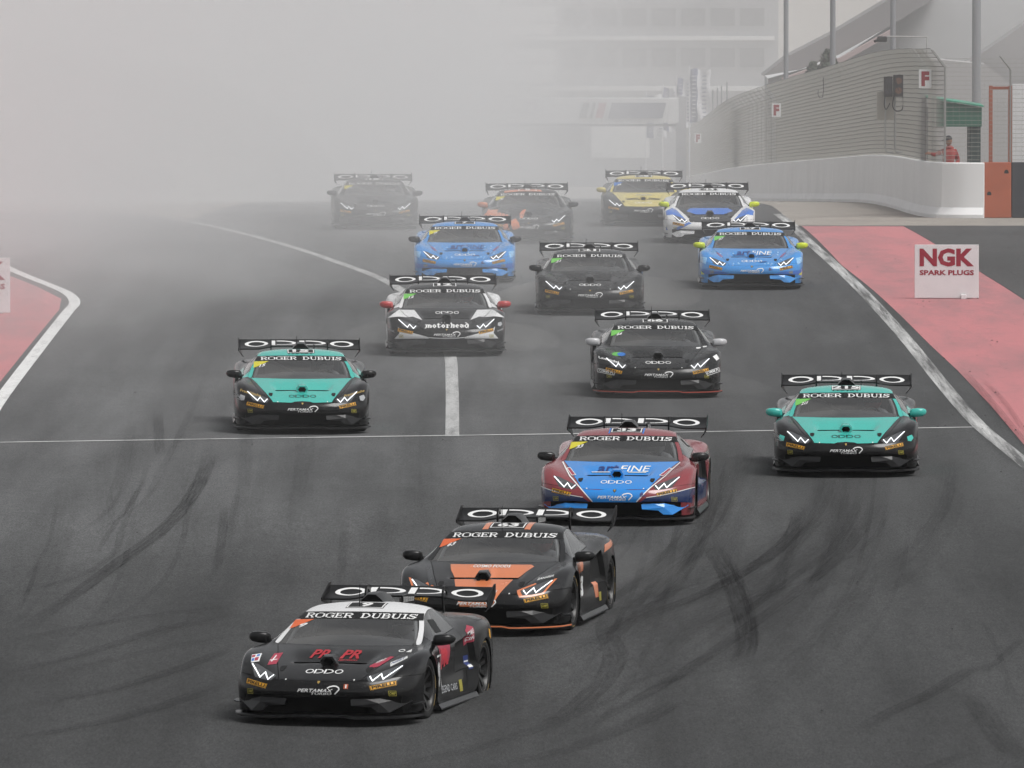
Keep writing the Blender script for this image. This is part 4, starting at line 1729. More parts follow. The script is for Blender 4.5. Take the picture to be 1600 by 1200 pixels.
def hood_scoop_mesh():
    # hexagonal snorkel on the bonnet with a ridge fading back to the windscreen
    mb = MB()
    hexa = [(-.042, -.058), (.042, -.058), (.086, 0), (.048, .056), (-.048, .056), (-.086, 0)]
    vs, fs = [], []
    for y, zc_, s1, s2 in ((.475, .618, 1.0, 1.0), (.57, .640, 1.0, .95), (.68, .652, .68, .62), (.80, .662, .32, .36), (.90, .672, .10, .12)):
        for x, z in hexa:
            vs.append((x * s1, y, zc_ + z * s2))
    for k in range(4):
        for j in range(6):
            fs.append((6 * k + j, 6 * k + (j + 1) % 6, 6 * k + 6 + (j + 1) % 6, 6 * k + 6 + j))
    # lip of the mouth
    n = len(vs)
    vs += [(x * .70, .475, .618 + z * .70) for x, z in hexa]
    for j in range(6):
        fs.append((j, n + j, n + (j + 1) % 6, (j + 1) % 6))
    return mb.add(vs, fs).mesh('bonnet_scoop', smooth=25)


def hood_mouth_mesh():
    hexa = [(-.042, -.058), (.042, -.058), (.086, 0), (.048, .056), (-.048, .056), (-.086, 0)]
    mb = MB()
    vs = [(x * .70, .475, .618 + z * .70) for x, z in hexa] + [(x * .60, .53, .624 + z * .60) for x, z in hexa]
    return mb.add(vs, [(j, (j + 1) % 6, 6 + (j + 1) % 6, 6 + j) for j in range(6)] + [tuple(range(6, 12))]).mesh('scoop_mouth')


def slot_mesh(sg_):
    mb = MB()
    return mb.add([(.085 * sg_, .592, .6085), (.37 * sg_, .592, .606), (.385 * sg_, .60, .604), (.365 * sg_, .645, .572), (.09 * sg_, .645, .574)], [(0, 1, 2, 3, 4)]).mesh('duct_slot')


def cockpit_mesh():
    mb = MB()
    vs, fs = [], []
    for i in range(17):                          # curved dashboard top
        x = -.66 + 1.32 * i / 16
        h = .05 * math.cos(x / .66 * math.pi / 2)
        vs += [(x, 1.37, .70), (x, 1.50, .745 + h * .6), (x, 1.66, .765 + h), (x, 1.72, .74 + h * .6), (x, 1.73, .45)]
    for i in range(16):
        for j in range(4):
            fs.append((5 * i + j, 5 * i + 5 + j, 5 * i + 6 + j, 5 * i + j + 1))
    mb.add(vs, fs)
    mb.box(-.72, .72, 1.73, 2.75, .12, .16)
    mb.box(-.52, .52, 2.70, 2.74, .16, .98)
    return mb.mesh('cockpit_tub', bevel=0)


def seat_mesh():
    mb = MB()
    mb.prism([(2.12, .2), (2.52, .2), (2.66, .9), (2.60, .98), (2.50, .98), (2.42, .42), (2.12, .36)], 'x', .16, .56)
    return mb.mesh('racing_seat', bevel=.03, smooth=40)


def cage_mesh():
    mb = MB()
    for sg_ in (1, -1):
        mb.tube(catmull([(.68 * sg_, 1.55, .70), (.63 * sg_, 1.78, .86), (.57 * sg_, 2.05, .96), (.54 * sg_, 2.35, 1.01), (.56 * sg_, 2.60, 1.0)], 4), .02, 7)
        mb.tube([(.56 * sg_, 2.60, 1.0), (.66 * sg_, 2.64, .7), (.68 * sg_, 2.66, .2)], .02, 7)
        mb.tube([(.66 * sg_, 1.80, .35), (.66 * sg_, 2.6, .62)], .018, 6)
    mb.tube([(-.57, 2.05, .965), (.57, 2.05, .965)], .018, 7)
    mb.tube([(-.55, 2.60, 1.0), (.55, 2.60, 1.0)], .02, 7)
    mb.tube([(-.55, 2.60, .98), (.62, 2.66, .4)], .018, 7)
    return mb.mesh('roll_cage', smooth=50)


def steering_mesh():
    mb = MB()
    c = Vector((.34, 1.86, .70))
    mb.tube([c + Vector((.14 * math.cos(a), .05 * math.sin(a), .12 * math.sin(a))) for a in [2 * math.pi * i / 16 for i in range(17)]], .016, 6)
    mb.box(.22, .46, 1.845, 1.87, .66, .74)
    return mb.mesh('steering_wheel', smooth=40)


def wiper_mesh():
    mb = MB()
    pts = [(-.02, 1.235, .757), (.16, 1.34, .80), (.30, 1.52, .872)]
    mb.tube(pts, .008, 5)
    return mb.mesh('wiper', smooth=50)


def antenna_mesh():
    return MB().tube([(-.06, 2.2, 1.06), (-.06, 2.22, 1.30)], [.006, .0035], 6).mesh('antenna')


def fin_mesh():
    return MB().prism([(3.05, 1.02), (3.62, .93), (3.62, 1.10), (3.3, 1.13), (3.05, 1.13)], 'x', .195, .21).mesh('engine_fin')


SM = dict(splitter=splitter_mesh(), edge=splitter_edge_mesh(), scoop=scoop_mesh(), mouth=scoop_mouth_mesh(), wing=wing_mesh(), hscoop=hood_scoop_mesh(), hmouth=hood_mouth_mesh(),
          tub=cockpit_mesh(), seat=seat_mesh(), cage=cage_mesh(), steer=steering_mesh(), wiper=wiper_mesh(), ant=antenna_mesh(), fin=fin_mesh())
for s_ in (1, -1):
    SM['flap', s_] = flap_mesh(s_)
    SM['dive', s_] = corner_fin_mesh(s_)
    SM['mirror', s_] = mirror_mesh(s_)
    SM['marm', s_] = mirror_arm_mesh(s_)
    SM['plate', s_] = endplate_mesh(s_)
    SM['strut', s_] = strut_mesh(s_)
    SM['slot', s_] = slot_mesh(s_)
    SM['wellf', s_] = well_mesh(YF, ZF, RF, s_)
    SM['wellr', s_] = well_mesh(YR, ZR, RR, s_)
    SM['skirt', s_] = MB().prism([(.90 * s_, .07), (.985 * s_, .07), (.985 * s_, .085), (.955 * s_, .13), (.90 * s_, .13)], 'y', 1.40, 3.24).mesh('side_skirt')
SM['floor'] = MB().box(-.86, .86, .25, 4.38, .07, .085).mesh('floor_panel')
for nm, r, hw in (('f', .325, .145), ('r', .335, .155)):
    SM['tyre', nm] = tyre_mesh(r, hw)
    SM['rim', nm] = rim_mesh(r, hw)
    SM['hub', nm] = hub_mesh(r, hw)
    SM['redge', nm] = rim_edge_mesh(r, hw)
    SM['band', nm] = band_mesh(r, hw)
    SM['disc', nm] = disc_mesh(r, hw)

# ---- car materials
RUB = mat('tyre_rubber', (0.016, 0.016, 0.016), 0.75, 0.3, noise=.25, nscale=8)
RIM = mat('rim_black', (0.02, 0.02, 0.02), 0.35, 0.5, metal=.3)
STEEL = mat('brake_steel', (0.30, 0.29, 0.28), 0.4, metal=1.0)
CARB = mat('carbon_black', (0.007, 0.007, 0.0075), 0.32, 0.35, noise=.3, nscale=20)
MATTE = mat('matte_black', (0.010, 0.010, 0.010), 0.75, 0.3)
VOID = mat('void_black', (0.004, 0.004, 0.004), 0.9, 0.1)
CAGE = mat('cage_grey', (0.30, 0.30, 0.30), 0.5)
DASH = mat('dash_grey', (0.10, 0.10, 0.104), 0.6)
PW = mat('print_white', (0.78, 0.78, 0.77), 0.45)
PK = mat('print_black', (0.008, 0.008, 0.008), 0.5, 0.25)
PY = mat('pirelli_yellow', (0.86, 0.43, 0.035), 0.45)
PO = mat('print_olive', (0.34, 0.30, 0.04), 0.45)
PGOLD = mat('print_gold', (0.38, 0.26, 0.07), 0.4)
PGREYL = mat('lamp_reflector', (0.30, 0.31, 0.33), 0.2, metal=.6)
PRED = mat('print_red', (0.38, 0.018, 0.028), 0.45)
LENS = mat('headlight_lens', (0.075, 0.078, 0.082), 0.10, 0.5)
LED = mat('led_strip', (0.95, 0.97, 1.0), 0.3, emit=0.7)
LED.cycles.emission_sampling = 'NONE'


def glass_mat():
    m = bpy.data.materials.new('tinted_glass')
    m.use_nodes = True
    N, L = m.node_tree.nodes, m.node_tree.links
    N.clear()
    out = N.new('ShaderNodeOutputMaterial')
    tp = N.new('ShaderNodeBsdfTransparent')
    tp.inputs['Color'].default_value = (0.80, 0.82, 0.83, 1)
    gl = N.new('ShaderNodeBsdfGlossy')
    gl.inputs['Roughness'].default_value = 0.03
    gl.inputs['Color'].default_value = (1, 1, 1, 1)
    fr = N.new('ShaderNodeFresnel')
    fr.inputs['IOR'].default_value = 1.85      # both faces of the laminated pane together
    tc = N.new('ShaderNodeTexCoord')
    nz = N.new('ShaderNodeTexNoise')
    nz.inputs['Scale'].default_value = 45
    nz.inputs['Detail'].default_value = 3
    L.new(tc.outputs['Object'], nz.inputs['Vector'])
    nz2 = N.new('ShaderNodeTexNoise')
    nz2.inputs['Scale'].default_value = 2.2
    nz2.inputs['Detail'].default_value = 4
    mp2 = N.new('ShaderNodeMapping')
    mp2.inputs['Scale'].default_value = (.45, 1.0, 1.6)
    L.new(tc.outputs['Object'], mp2.inputs[0])
    L.new(mp2.outputs[0], nz2.inputs['Vector'])
    r1 = N.new('ShaderNodeMapRange')
    r1.inputs[1].default_value = .68
    r1.inputs[2].default_value = .74
    r1.inputs[4].default_value = .25
    L.new(nz.outputs['Fac'], r1.inputs[0])
    r2 = N.new('ShaderNodeMapRange')
    r2.inputs[1].default_value = .4
    r2.inputs[2].default_value = .75
    r2.inputs[3].default_value = .04
    r2.inputs[4].default_value = .24
    L.new(nz2.outputs['Fac'], r2.inputs[0])
    ad = N.new('ShaderNodeMath')
    ad.operation = 'ADD'
    L.new(r1.outputs[0], ad.inputs[0])
    L.new(r2.outputs[0], ad.inputs[1])
    df = N.new('ShaderNodeBsdfDiffuse')      # dried dust and specks; its pale streaks also paint in reflections on the glass
    df.inputs['Color'].default_value = (.35, .34, .32, 1)
    m1 = N.new('ShaderNodeMixShader')
    L.new(ad.outputs[0], m1.inputs[0])
    L.new(tp.outputs[0], m1.inputs[1])
    L.new(df.outputs[0], m1.inputs[2])
    m2 = N.new('ShaderNodeMixShader')
    L.new(fr.outputs[0], m2.inputs[0])
    L.new(m1.outputs[0], m2.inputs[1])
    L.new(gl.outputs[0], m2.inputs[2])
    L.new(m2.outputs[0], out.inputs['Surface'])
    return m


GLASS = glass_mat()

# ---- prints: flat shapes laid onto the bodywork
EYE = Vector((0, -145.0, 8.8))


def cast(proj, u, v):
    if proj == 'front':                       # u, v measured on the upright plane at the nose, seen from far ahead
        d = Vector((u, 0, v)) - EYE
        d.normalize()
        h = BVH.ray_cast(Vector((u, 0, v)) - d * 4.0, d)
    elif proj == 'top':
        h = BVH.ray_cast(Vector((u, v, 4)), Vector((0, 0, -1)))
    else:                                     # 'side': u = y, v = z on the right flank; 'side-' the other
        sg_ = -1 if proj == 'side-' else 1
        h = BVH.ray_cast(Vector((4 * sg_, u, v)), Vector((-sg_, 0, 0)))
    return (h[0], h[1]) if h[0] is not None else None


def Z(px, py):
    """measured front-view position (enlarged view of a car seen head on) to metres on the nose plane"""
    return ((px - 812) / 625.0, (945 - py) / 625.0)


def conform(polys, proj, off, cell=.03):
    vs, fs = [], []
    cache = {}
    cc = (cell, cell)
    for poly in polys:
        tris = [poly] if len(poly) <= 4 else tess(poly)
        for t in tris:
            u0, u1 = min(p[0] for p in t), max(p[0] for p in t)
            v0, v1 = min(p[1] for p in t), max(p[1] for p in t)
            iu = math.floor(u0 / cc[0])
            while iu * cc[0] < u1:
                cu = clip(clip(t, 0, iu * cc[0], True), 0, (iu + 1) * cc[0], False)
                iu += 1
                if len(cu) < 3:
                    continue
                iv = math.floor(v0 / cc[1])
                while iv * cc[1] < v1:
                    c = clip(clip(cu, 1, iv * cc[1], True), 1, (iv + 1) * cc[1], False)
                    iv += 1
                    if len(c) < 3 or abs(area2(c)) < 1e-9:
                        continue
                    ids, ok, hits = [], True, []
                    for p in c:
                        key = (round(p[0], 5), round(p[1], 5))
                        if key not in cache:
                            h = cast(proj, *p)
                            if h is None:
                                cache[key] = None
                            else:
                                n = h[1]
                                d = {'front': Vector((0, -1, .05)), 'top': Vector((0, 0, 1)), 'side': Vector((1, 0, 0)), 'side-': Vector((-1, 0, 0))}[proj]
                                if n.dot(d) < 0:
                                    n = -n
                                cache[key] = len(vs)
                                vs.append(h[0] + n * off)
                        if cache[key] is None:
                            ok = False
                            break
                        if not ids or ids[-1] != cache[key]:
                            ids.append(cache[key])
                    if not ok:
                        continue
                    if ids[0] == ids[-1]:
                        ids.pop()
                    if len(set(ids)) < 3 or len(set(ids)) != len(ids):
                        continue
                    pp = [vs[i] for i in ids]
                    if max((a - b).length for a in pp for b in pp) > .3:
                        continue
                    fs.append(tuple(ids))
    return vs, fs


_DEC = {}


def decal(car, name, polys, m, proj='front', off=.002, px=True, cell=.02, key=None, parent=None):
    """a print or paint patch on the car; shapes in enlarged-view pixels (px) or metres"""
    if key is not None and key in _DEC:
        me = _DEC[key]
    else:
        if px:
            polys = [[Z(*p) for p in q_] for q_ in polys]
        vs, fs = conform(polys, proj, off, cell)
        me = bpy.data.meshes.new(name)
        me.from_pydata(vs, [], fs)
        bm = bmesh.new()
        bm.from_mesh(me)
        ref = {'front': Vector((0, -1, .2)), 'top': Vector((0, 0, 1)), 'side': Vector((1, 0, 0)), 'side-': Vector((-1, 0, 0))}[proj]
        for f in bm.faces:
            f.normal_update()
            if f.normal.dot(ref) < 0:
                f.normal_flip()
            f.smooth = True
        bm.to_mesh(me)
        bm.free()
        if key is not None:
            _DEC[key] = me
    if not me.polygons:
        return None
    return link(name, me, m, parent or car)


# wide slab-serif capitals and blackletter, drawn on small grids
SLAB = {
    'R': ['XXXXXXXX..', '.XX....XX.', '.XX.....XX', '.XX....XX.', '.XXXXXXX..', '.XX..XX...', '.XX...XX..', '.XX....XX.', 'XXXX...XXX'],
    'O': ['...XXXXX...', '.XX.....XX.', 'XX.......XX', 'XX.......XX', 'XX.......XX', 'XX.......XX', 'XX.......XX', '.XX.....XX.', '...XXXXX...'],
    'G': ['...XXXXX.X', '.XX....XXX', 'XX.......X', 'XX........', 'XX....XXXX', 'XX......XX', 'XX......XX', '.XX....XXX', '...XXXX..X'],
    'E': ['XXXXXXXXX', '.XX.....X', '.XX......', '.XX...X..', '.XXXXXX..', '.XX...X..', '.XX......', '.XX.....X', 'XXXXXXXXX'],
    'D': ['XXXXXXX...', '.XX...XX..', '.XX....XX.', '.XX.....XX', '.XX.....XX', '.XX.....XX', '.XX....XX.', '.XX...XX..', 'XXXXXXX...'],
    'U': ['XXXX...XXX', '.XX.....X.', '.XX.....X.', '.XX.....X.', '.XX.....X.', '.XX.....X.', '.XX.....X.', '..XX...XX.', '...XXXXX..'],
    'B': ['XXXXXXX..', '.XX...XX.', '.XX....XX', '.XX...XX.', '.XXXXXX..', '.XX....XX', '.XX....XX', '.XX....XX', 'XXXXXXXX.'],
    'I': ['XXXXX', '..XX.', '..XX.', '..XX.', '..XX.', '..XX.', '..XX.', '..XX.', 'XXXXX'],
    'S': ['..XXXXX.X', '.XX...XXX', '.XX.....X', '.XXXX....', '...XXXX..', '.....XXXX', 'X......XX', 'XXX...XX.', 'X.XXXXX..'],
    ' ': ['....'] * 9,
}
BLACKL = {
    'm': ['.........', '.........', '.........', 'X.X..X...', '.XXXXXXX.', '.XX.XX.XX', '.XX.XX.XX', '.XX.XX.XX', 'XX.XX.XXX', '.X..X..X.'],
    'o': ['.....', '.....', '.....', '..X..', '.XXX.', 'XX.XX', 'XX.XX', 'XX.XX', '.XXX.', '..X..'],
    'O': ['X...X', '.....', '.....', '..X..', '.XXX.', 'XX.XX', 'XX.XX', 'XX.XX', '.XXX.', '..X..'],
    't': ['.....', '..X..', '.XX..', 'XXXXX', '.XX..', '.XX..', '.XX..', '.XX.X', '.XXX.', '..X..'],
    'r': ['.....', '.....', '.....', 'X.X..', '.XXXX', '.XX.X', '.XX..', '.XX..', 'XXXX.', '.XX..'],
    'h': ['.X....', 'XX....', '.XX...', '.XX.X.', '.XXXXX', '.XX.XX', '.XX.XX', '.XX.XX', 'XX..XX', '.X.XX.'],
    'e': ['.....', '.....', '.....', '..X..', '.XXX.', 'XX.XX', 'XXXX.', 'XX...', '.XXX.', '..X..'],
    'a': ['.....', '.....', '.....', '.XX..', 'X.XXX', '.X.XX', 'XXXXX', 'XX.XX', '.XX.X', '..X..'],
    'd': ['.XX...', '..XX..', '...XX.', '..XXXX', '.XX.XX', 'XX..XX', 'XX..XX', 'XX..XX', '.XXXX.', '..XX..'],
}


def grid_text(s, font):
    cols = 0
    cells = []
    h = len(next(iter(font.values())))
    for ch in s:
        g = font[ch]
        w = max(len(r) for r in g)
        for j, row in enumerate(g):
            i = 0
            while i < len(row):
                if row[i] == 'X':
                    k = i
                    while k < len(row) and row[k] == 'X':
                        k += 1
                    cells.append((cols + i, cols + k, h - 1 - j, h - j))
                    i = k
                else:
                    i += 1
        cols += w + 1
    W = cols - 1
    return [[(a / W, c / h), (b / W, c / h), (b / W, d / h), (a / W, d / h)] for a, b, c, d in cells]


def oppo_letters(thick=1.0):
    """four wide letters in the unit square, one list each"""
    out = [ring2d(.108, .5, .108, .5, .034 * thick, .145 * thick, n=36)]
    for x in (.235, .503):
        P = [rect(x, 0.0, x + .046, 1.0)]
        P += ring2d(x + .085, .5, .158, .5, .038 * thick, .145 * thick, -90, 90, n=20)
        P.append([(x + .058, 1.0), (x + .058, 1.0 - .145 * thick), (x + .085, 1.0 - .145 * thick), (x + .085, 1.0)])
        P.append([(x + .058, 0.0), (x + .085, 0.0), (x + .085, .145 * thick), (x + .058, .145 * thick)])
        out.append(P)
    out.append(ring2d(.892, .5, .108, .5, .034 * thick, .145 * thick, n=36))
    return out


def oppo(thick=1.0):
    return [q_ for l_ in oppo_letters(thick) for q_ in l_]


def Q(x0, y0, x1, y1, dy=0.0, sh=0.0):
    """upright box in enlarged-view pixels as a quad: top-left, top-right, bottom-right, bottom-left; dy lifts the right end, sh slants"""
    return [(x0 + sh, y0), (x1 + sh, y0 + dy), (x1, y1 + dy), (x0, y1)]


def arch(polys, cx, k):
    return [[(x, y + k * ((x - cx) / 400.0) ** 2) for x, y in p] for p in polys]


def mirror_px(poly):
    return [(1624 - x, y) for x, y in poly][::-1]


LENS_R = [(1106, 630), (1130, 660), (1190, 654), (1252, 640), (1312, 552), (1268, 560), (1196, 592)]
LED_R = [(1124, 627), (1152, 655), (1190, 612), (1212, 643), (1302, 560)]
PIR_R = [(1135, 685), (1288, 647), (1296, 680), (1146, 714)]
PIR_L = [(316, 647), (472, 682), (461, 713), (310, 682)]


def build_car(spec):
    """one race car with every part under an Empty on the road"""
    c = spec['col']
    px, py = spec['at']
    X, D = ground(px, py)
    car = empty('race_car', (X, D, zt(D)), -(R(spec.get('yaw', 0)) + (px - 800.0) / F_PX))
    tag(car, spec['label'], 'race car', 'race cars streaming down the track')
    P = {k: paint(*v) for k, v in c.items()}
    base = P['base']
    g = lambda k, alt=None: P.get(k, alt or base)
    pm_ = {'grille': VOID, 'bumper': g('bumper'), 'bonnet': g('bonnet'), 'fender': g('fender'), 'windscreen': GLASS, 'pillar': g('pillar', g('roof')), 'side_window': GLASS, 'door': g('door'),
           'roof': g('roof'), 'engine_cover': g('cover'), 'rear_quarter': g('quarter'), 'side_intake': MATTE, 'tail': MATTE}
    part = {}
    for t, nm, s_, me in PANELS:
        part[t, s_] = link(nm, me, pm_[t], car)
    link('inner_shell', SHELL, VOID, car)
    sp_ = link('splitter', SM['splitter'], CARB, car)
    if 'edge' in c:
        link('splitter_edge', SM['edge'], P['edge'], sp_)
    link('floor_panel', SM['floor'], MATTE, car)
    sc1 = link('roof_scoop', SM['scoop'], g('scoop', CARB), car)
    link('scoop_mouth', SM['mouth'], VOID, sc1)
    hs = link('bonnet_scoop', SM['hscoop'], g('hscoop', g('bonnet')), part['bonnet', 0])
    link('scoop_mouth', SM['hmouth'], VOID, part['bonnet', 0])
    w = link('rear_wing', SM['wing'], CARB, car)
    link('cockpit_tub', SM['tub'], DASH, car)
    link('racing_seat', SM['seat'], MATTE, car)
    link('roll_cage', SM['cage'], CAGE, car)
    link('steering_wheel', SM['steer'], MATTE, car)
    link('antenna', SM['ant'], MATTE, car)
    fin = link('engine_fin', SM['fin'], CARB, car)
    for s_ in (1, -1):
        link('bumper_flap', SM['flap', s_], g('flap', CARB), car)
        link('dive_plane', SM['dive', s_], CARB, car)
        mr_ = link('door_mirror', SM['mirror', s_], P.get('mirror_l' if s_ < 0 else 'mirror_r', g('mirror', CARB)), car)
        link('mirror_arm', SM['marm', s_], CARB, mr_)
        link('end_plate', SM['plate', s_], CARB, w)
        link('wing_strut', SM['strut', s_], CARB, w)
        link('duct_slot', SM['slot', s_], VOID, part['bonnet', 0])
        link('wheel_well', SM['wellf', s_], VOID, car)
        link('wheel_well', SM['wellr', s_], VOID, car)
        link('side_skirt', SM['skirt', s_], P.get('skirt', CARB), car)
        for nm, yc, zc, hw, xo in (('f', YF, .325, .145, .935), ('r', YR, .335, .155, .955)):
            wh = empty('wheel')
            wh.parent = car
            wh.location = ((xo - hw) * s_, yc, zc)
            wh.rotation_euler = (random.random() * 6.28, 0, (0 if s_ > 0 else math.pi) + (R(spec.get('steer', 0)) if nm == 'f' else 0))
            link('tyre', SM['tyre', nm], RUB, wh)
            link('rim', SM['rim', nm], RIM, wh)
            link('hub', SM['hub', nm], RIM, wh)
            link('rim_edge', SM['redge', nm], STEEL, wh)
            link('tyre_stripe', SM['band', nm], PGOLD, wh)
            link('brake_disc', SM['disc', nm], STEEL, wh)
    # wing lettering follows the wing's upper face
    for li, shapes in enumerate(oppo_letters()):
        key = ('wing_letter', li)
        if key not in _DEC:
            vs, fs = [], []
            for p in shapes:
                ids = []
                for u, v in p:
                    a = wing_point(-.80 + 1.60 * u, .30 + .56 * v, True)
                    vs.append(a + Vector((0, -.38, .925)) * .002)
                    ids.append(len(vs) - 1)
                fs.append(tuple(ids))
            me = bpy.data.meshes.new('wing_letter')
            me.from_pydata(vs, [], fs)
            bm = bmesh.new()
            bm.from_mesh(me)
            bmesh.ops.remove_doubles(bm, verts=bm.verts, dist=1e-4)
            for f in bm.faces:
                f.normal_update()
                if f.normal.z < 0:
                    f.normal_flip()
            bm.to_mesh(me)
            bm.free()
            _DEC[key] = me
        link('wing_letter', _DEC[key], PW, w)
    if 'fin_text' not in _DEC:
        tr = quadmap(grid_text('ROGER DUBUIS', SLAB), [(3.08, 1.115), (3.58, 1.085), (3.58, 1.045), (3.08, 1.06)])
        me = bpy.data.meshes.new('fin_lettering')
        v_, f_ = [], []
        for p in tr:
            f_.append(tuple(range(len(v_), len(v_) + len(p))))
            v_ += [(.2135, q_[0], q_[1]) for q_ in p]
        me.from_pydata(v_, [], f_)
        _DEC['fin_text'] = me
    link('fin_lettering', _DEC['fin_text'], PW, fin)
    # headlights
    for s_, mp in ((1, lambda q_: q_), (-1, mirror_px)):
        lens = decal(car, 'headlight', [mp(LENS_R)], LENS, off=.002, key=('lens', s_))
        for kx, ky, kr in ((1176, 634, 9), (1240, 604, 10)):
            cxp = kx if s_ > 0 else 1624 - kx
            decal(car, 'projector_lamp', [[(cxp + kr * math.cos(R(t)), ky + kr * math.sin(R(t))) for t in range(0, 360, 45)]], PGREYL, off=.003, key=('proj', s_, kx), parent=lens)
        decal(car, 'light_strip', stroke(mp(LED_R), spec.get('ledw', 7.0)), LED, off=.007, key=('led', s_, spec.get('ledw', 7.0)), parent=lens)
    # sun strip and its name
    ws = part['windscreen', 0]
    strip = [(424, 243), (520, 239), (640, 237), (812, 236), (984, 237), (1104, 239), (1200, 243), (1225, 287), (1100, 282), (980, 280), (812, 279), (644, 280), (524, 282), (399, 287)]
    decal(car, 'sun_strip', [strip], g('strip', PK), off=.002, key='strip', parent=ws)
    for wd, x0, x1 in (('ROGER', 452, 772), ('DUBUIS', 826, 1172)):
        decal(car, 'windscreen_lettering', arch(quadmap(grid_text(wd, SLAB), Q(x0, 246, x1, 275)), 812, 4.0), PW, off=.003, key=wd, cell=.06, parent=ws)
    if 'flag' in spec:
        decal(car, 'corner_sticker', [[(392, 291), (524, 287), (470, 312), (420, 336), (386, 348)]], spec['flag'], off=.003, key='flag', parent=ws)
        decal(car, 'corner_number', quadmap(text_tris(spec.get('num', '8'), .03), [(448, 318), (500, 306), (486, 332), (434, 344)]), PW, off=.0035, parent=ws)
    # tyre maker's stickers
    for q_, k in ((PIR_R, 'pr'), (PIR_L, 'pl')):
        st = decal(car, 'tyre_sticker', [q_], PY, off=.003, key=k)
        tl, tr_, br, bl = q_
        mixp = lambda u, v: tuple((tl[i] * (1 - u) + tr_[i] * u) * v + (bl[i] * (1 - u) + br[i] * u) * (1 - v) for i in (0, 1))
        decal(car, 'sticker_lettering', quadmap(text_tris('PIRELLI', .03), [mixp(.08, .80), mixp(.93, .80), mixp(.93, .22), mixp(.08, .22)]), PK, off=.007, key=k + 't', parent=st)
        decal(car, 'sticker_border', stroke([mixp(.02, .94), mixp(.98, .94), mixp(.98, .06), mixp(.02, .06)], 2.5, True), PK, off=.007, key=k + 'b', parent=st)
    for x0 in (324, 1250):
        decal(car, 'small_sticker', stroke([(x0, 716), (x0 + 42, 716), (x0 + 44, 746), (x0 + 4, 746)], 3, True) + quadmap(text_tris('OMP', .03), Q(x0 + 6, 722, x0 + 40, 740)), PO, off=.003, key=('omp', x0))
    pc = spec.get('pert', PW)
    decal(car, 'nose_lettering', quadmap(text_tris('PERTAMAX', .02), Q(678, 708, 902, 730, 0, 10)) + quadmap(text_tris('TURBO', .02), Q(762, 730.5, 900, 745, 0, 6)) +
          ring2d(915, 720, 42, 28, 9, 7, -100, 60, 16) + ring2d(930, 712, 18, 16, 9, 8, -60, 170, 12) if 0 else
          quadmap(text_tris('PERTAMAX', .02), Q(678, 708, 902, 729, 0, 10)) + quadmap(text_tris('TURBO', .02), Q(762, 731, 900, 745, 0, 6)) +
          stroke([(872, 704), (888, 694), (910, 689), (930, 690), (946, 699), (950, 710), (940, 722), (922, 740)], 8), pc, off=.003, key='pert', parent=part['bumper', 0])
    o_m = spec.get('oppo', PW)
    if spec.get('no_oppo'):
        pass
    elif spec.get('oppo_at'):
        decal(car, 'bonnet_lettering', quadmap(oppo(.9), Q(*spec['oppo_at'])), o_m, off=.003)
    else:
        decal(car, 'bonnet_lettering', quadmap(oppo(.9), Q(692, 588, 935, 613)), o_m, off=.003, key='nose_oppo')
    sh = decal(car, 'maker_badge', [[(800, 658), (824, 658), (825, 670), (812, 685), (799, 670)]], PK, off=.003, key='badge')
    decal(car, 'badge_crest', [[(804, 661), (820, 661), (820, 669), (812, 679), (804, 669)]], PGOLD, off=.007, key='crest', parent=sh)
    for x0 in (531, 1093):
        decal(car, 'bonnet_catch', [[(x0 - 18, 572), (x0 + 14, 570), (x0 + 19, 580), (x0 + 10, 600), (x0 - 8, 600), (x0 - 19, 588)]], PK, off=.003, key=('catch', x0))
    for x0, y0 in ((592, 652), (1036, 650), (356, 588), (1268, 588)):
        decal(car, 'bonnet_pin', [[(x0 + 5 * math.cos(R(t)), y0 + 5 * math.sin(R(t))) for t in range(0, 360, 60)]], PW, off=.004, key=('pin', x0))
    # roof number board
    np_ = decal(car, 'number_board', [rect(-.20, 2.16, .20, 2.42)], PK, proj='top', off=.002, px=False, cell=.06, key='nboard')
    decal(car, 'number_border', stroke([(-.185, 2.17), (.185, 2.17), (.185, 2.41), (-.185, 2.41)], .014, True), PW, proj='top', off=.005, px=False, cell=.06, key='nborder', parent=np_)
    decal(car, 'race_number', quadmap(text_tris(spec.get('num', '8'), .04), [(-.06 * len(spec.get('num', '8')), 2.395), (.06 * len(spec.get('num', '8')), 2.395), (.06 * len(spec.get('num', '8')), 2.20), (-.06 * len(spec.get('num', '8')), 2.20)]), PW, proj='top', off=.005, px=False, cell=.06, parent=np_)
    for fn in spec.get('extra', ()):
        fn(car, part, P)
    return car, part

# ================================================================== LIVERIES
BLACK = ('black', (0.006, 0.006, 0.0065), 0.20)
CHAR = ('charcoal', (0.014, 0.0142, 0.0145), 0.28)
WHITE = ('white', (0.72, 0.72, 0.72), 0.22)
TEAL = ('teal', (0.05, 0.45, 0.385), 0.20)
BLUE = ('bright_blue', (0.020, 0.24, 0.68), 0.18)
SKY = ('sky_blue', (0.045, 0.26, 0.64), 0.18)
NAVYP = ('navy', (0.012, 0.028, 0.10), 0.22)
DRED = ('dark_red', (0.24, 0.042, 0.050), 0.20)
ORANGE = ('orange', (0.64, 0.20, 0.085), 0.22)
YEL = ('pale_yellow', (0.60, 0.50, 0.15), 0.22)
LIME = ('lime_yellow', (0.62, 0.72, 0.02), 0.35)
SILV = ('silver', (0.52, 0.52, 0.53), 0.30)
ROYAL = ('royal_blue', (0.05, 0.17, 0.55), 0.22)
MRED = ('mirror_red', (0.48, 0.06, 0.06), 0.35)
GREY = ('grey_black', (0.030, 0.031, 0.033), 0.25)

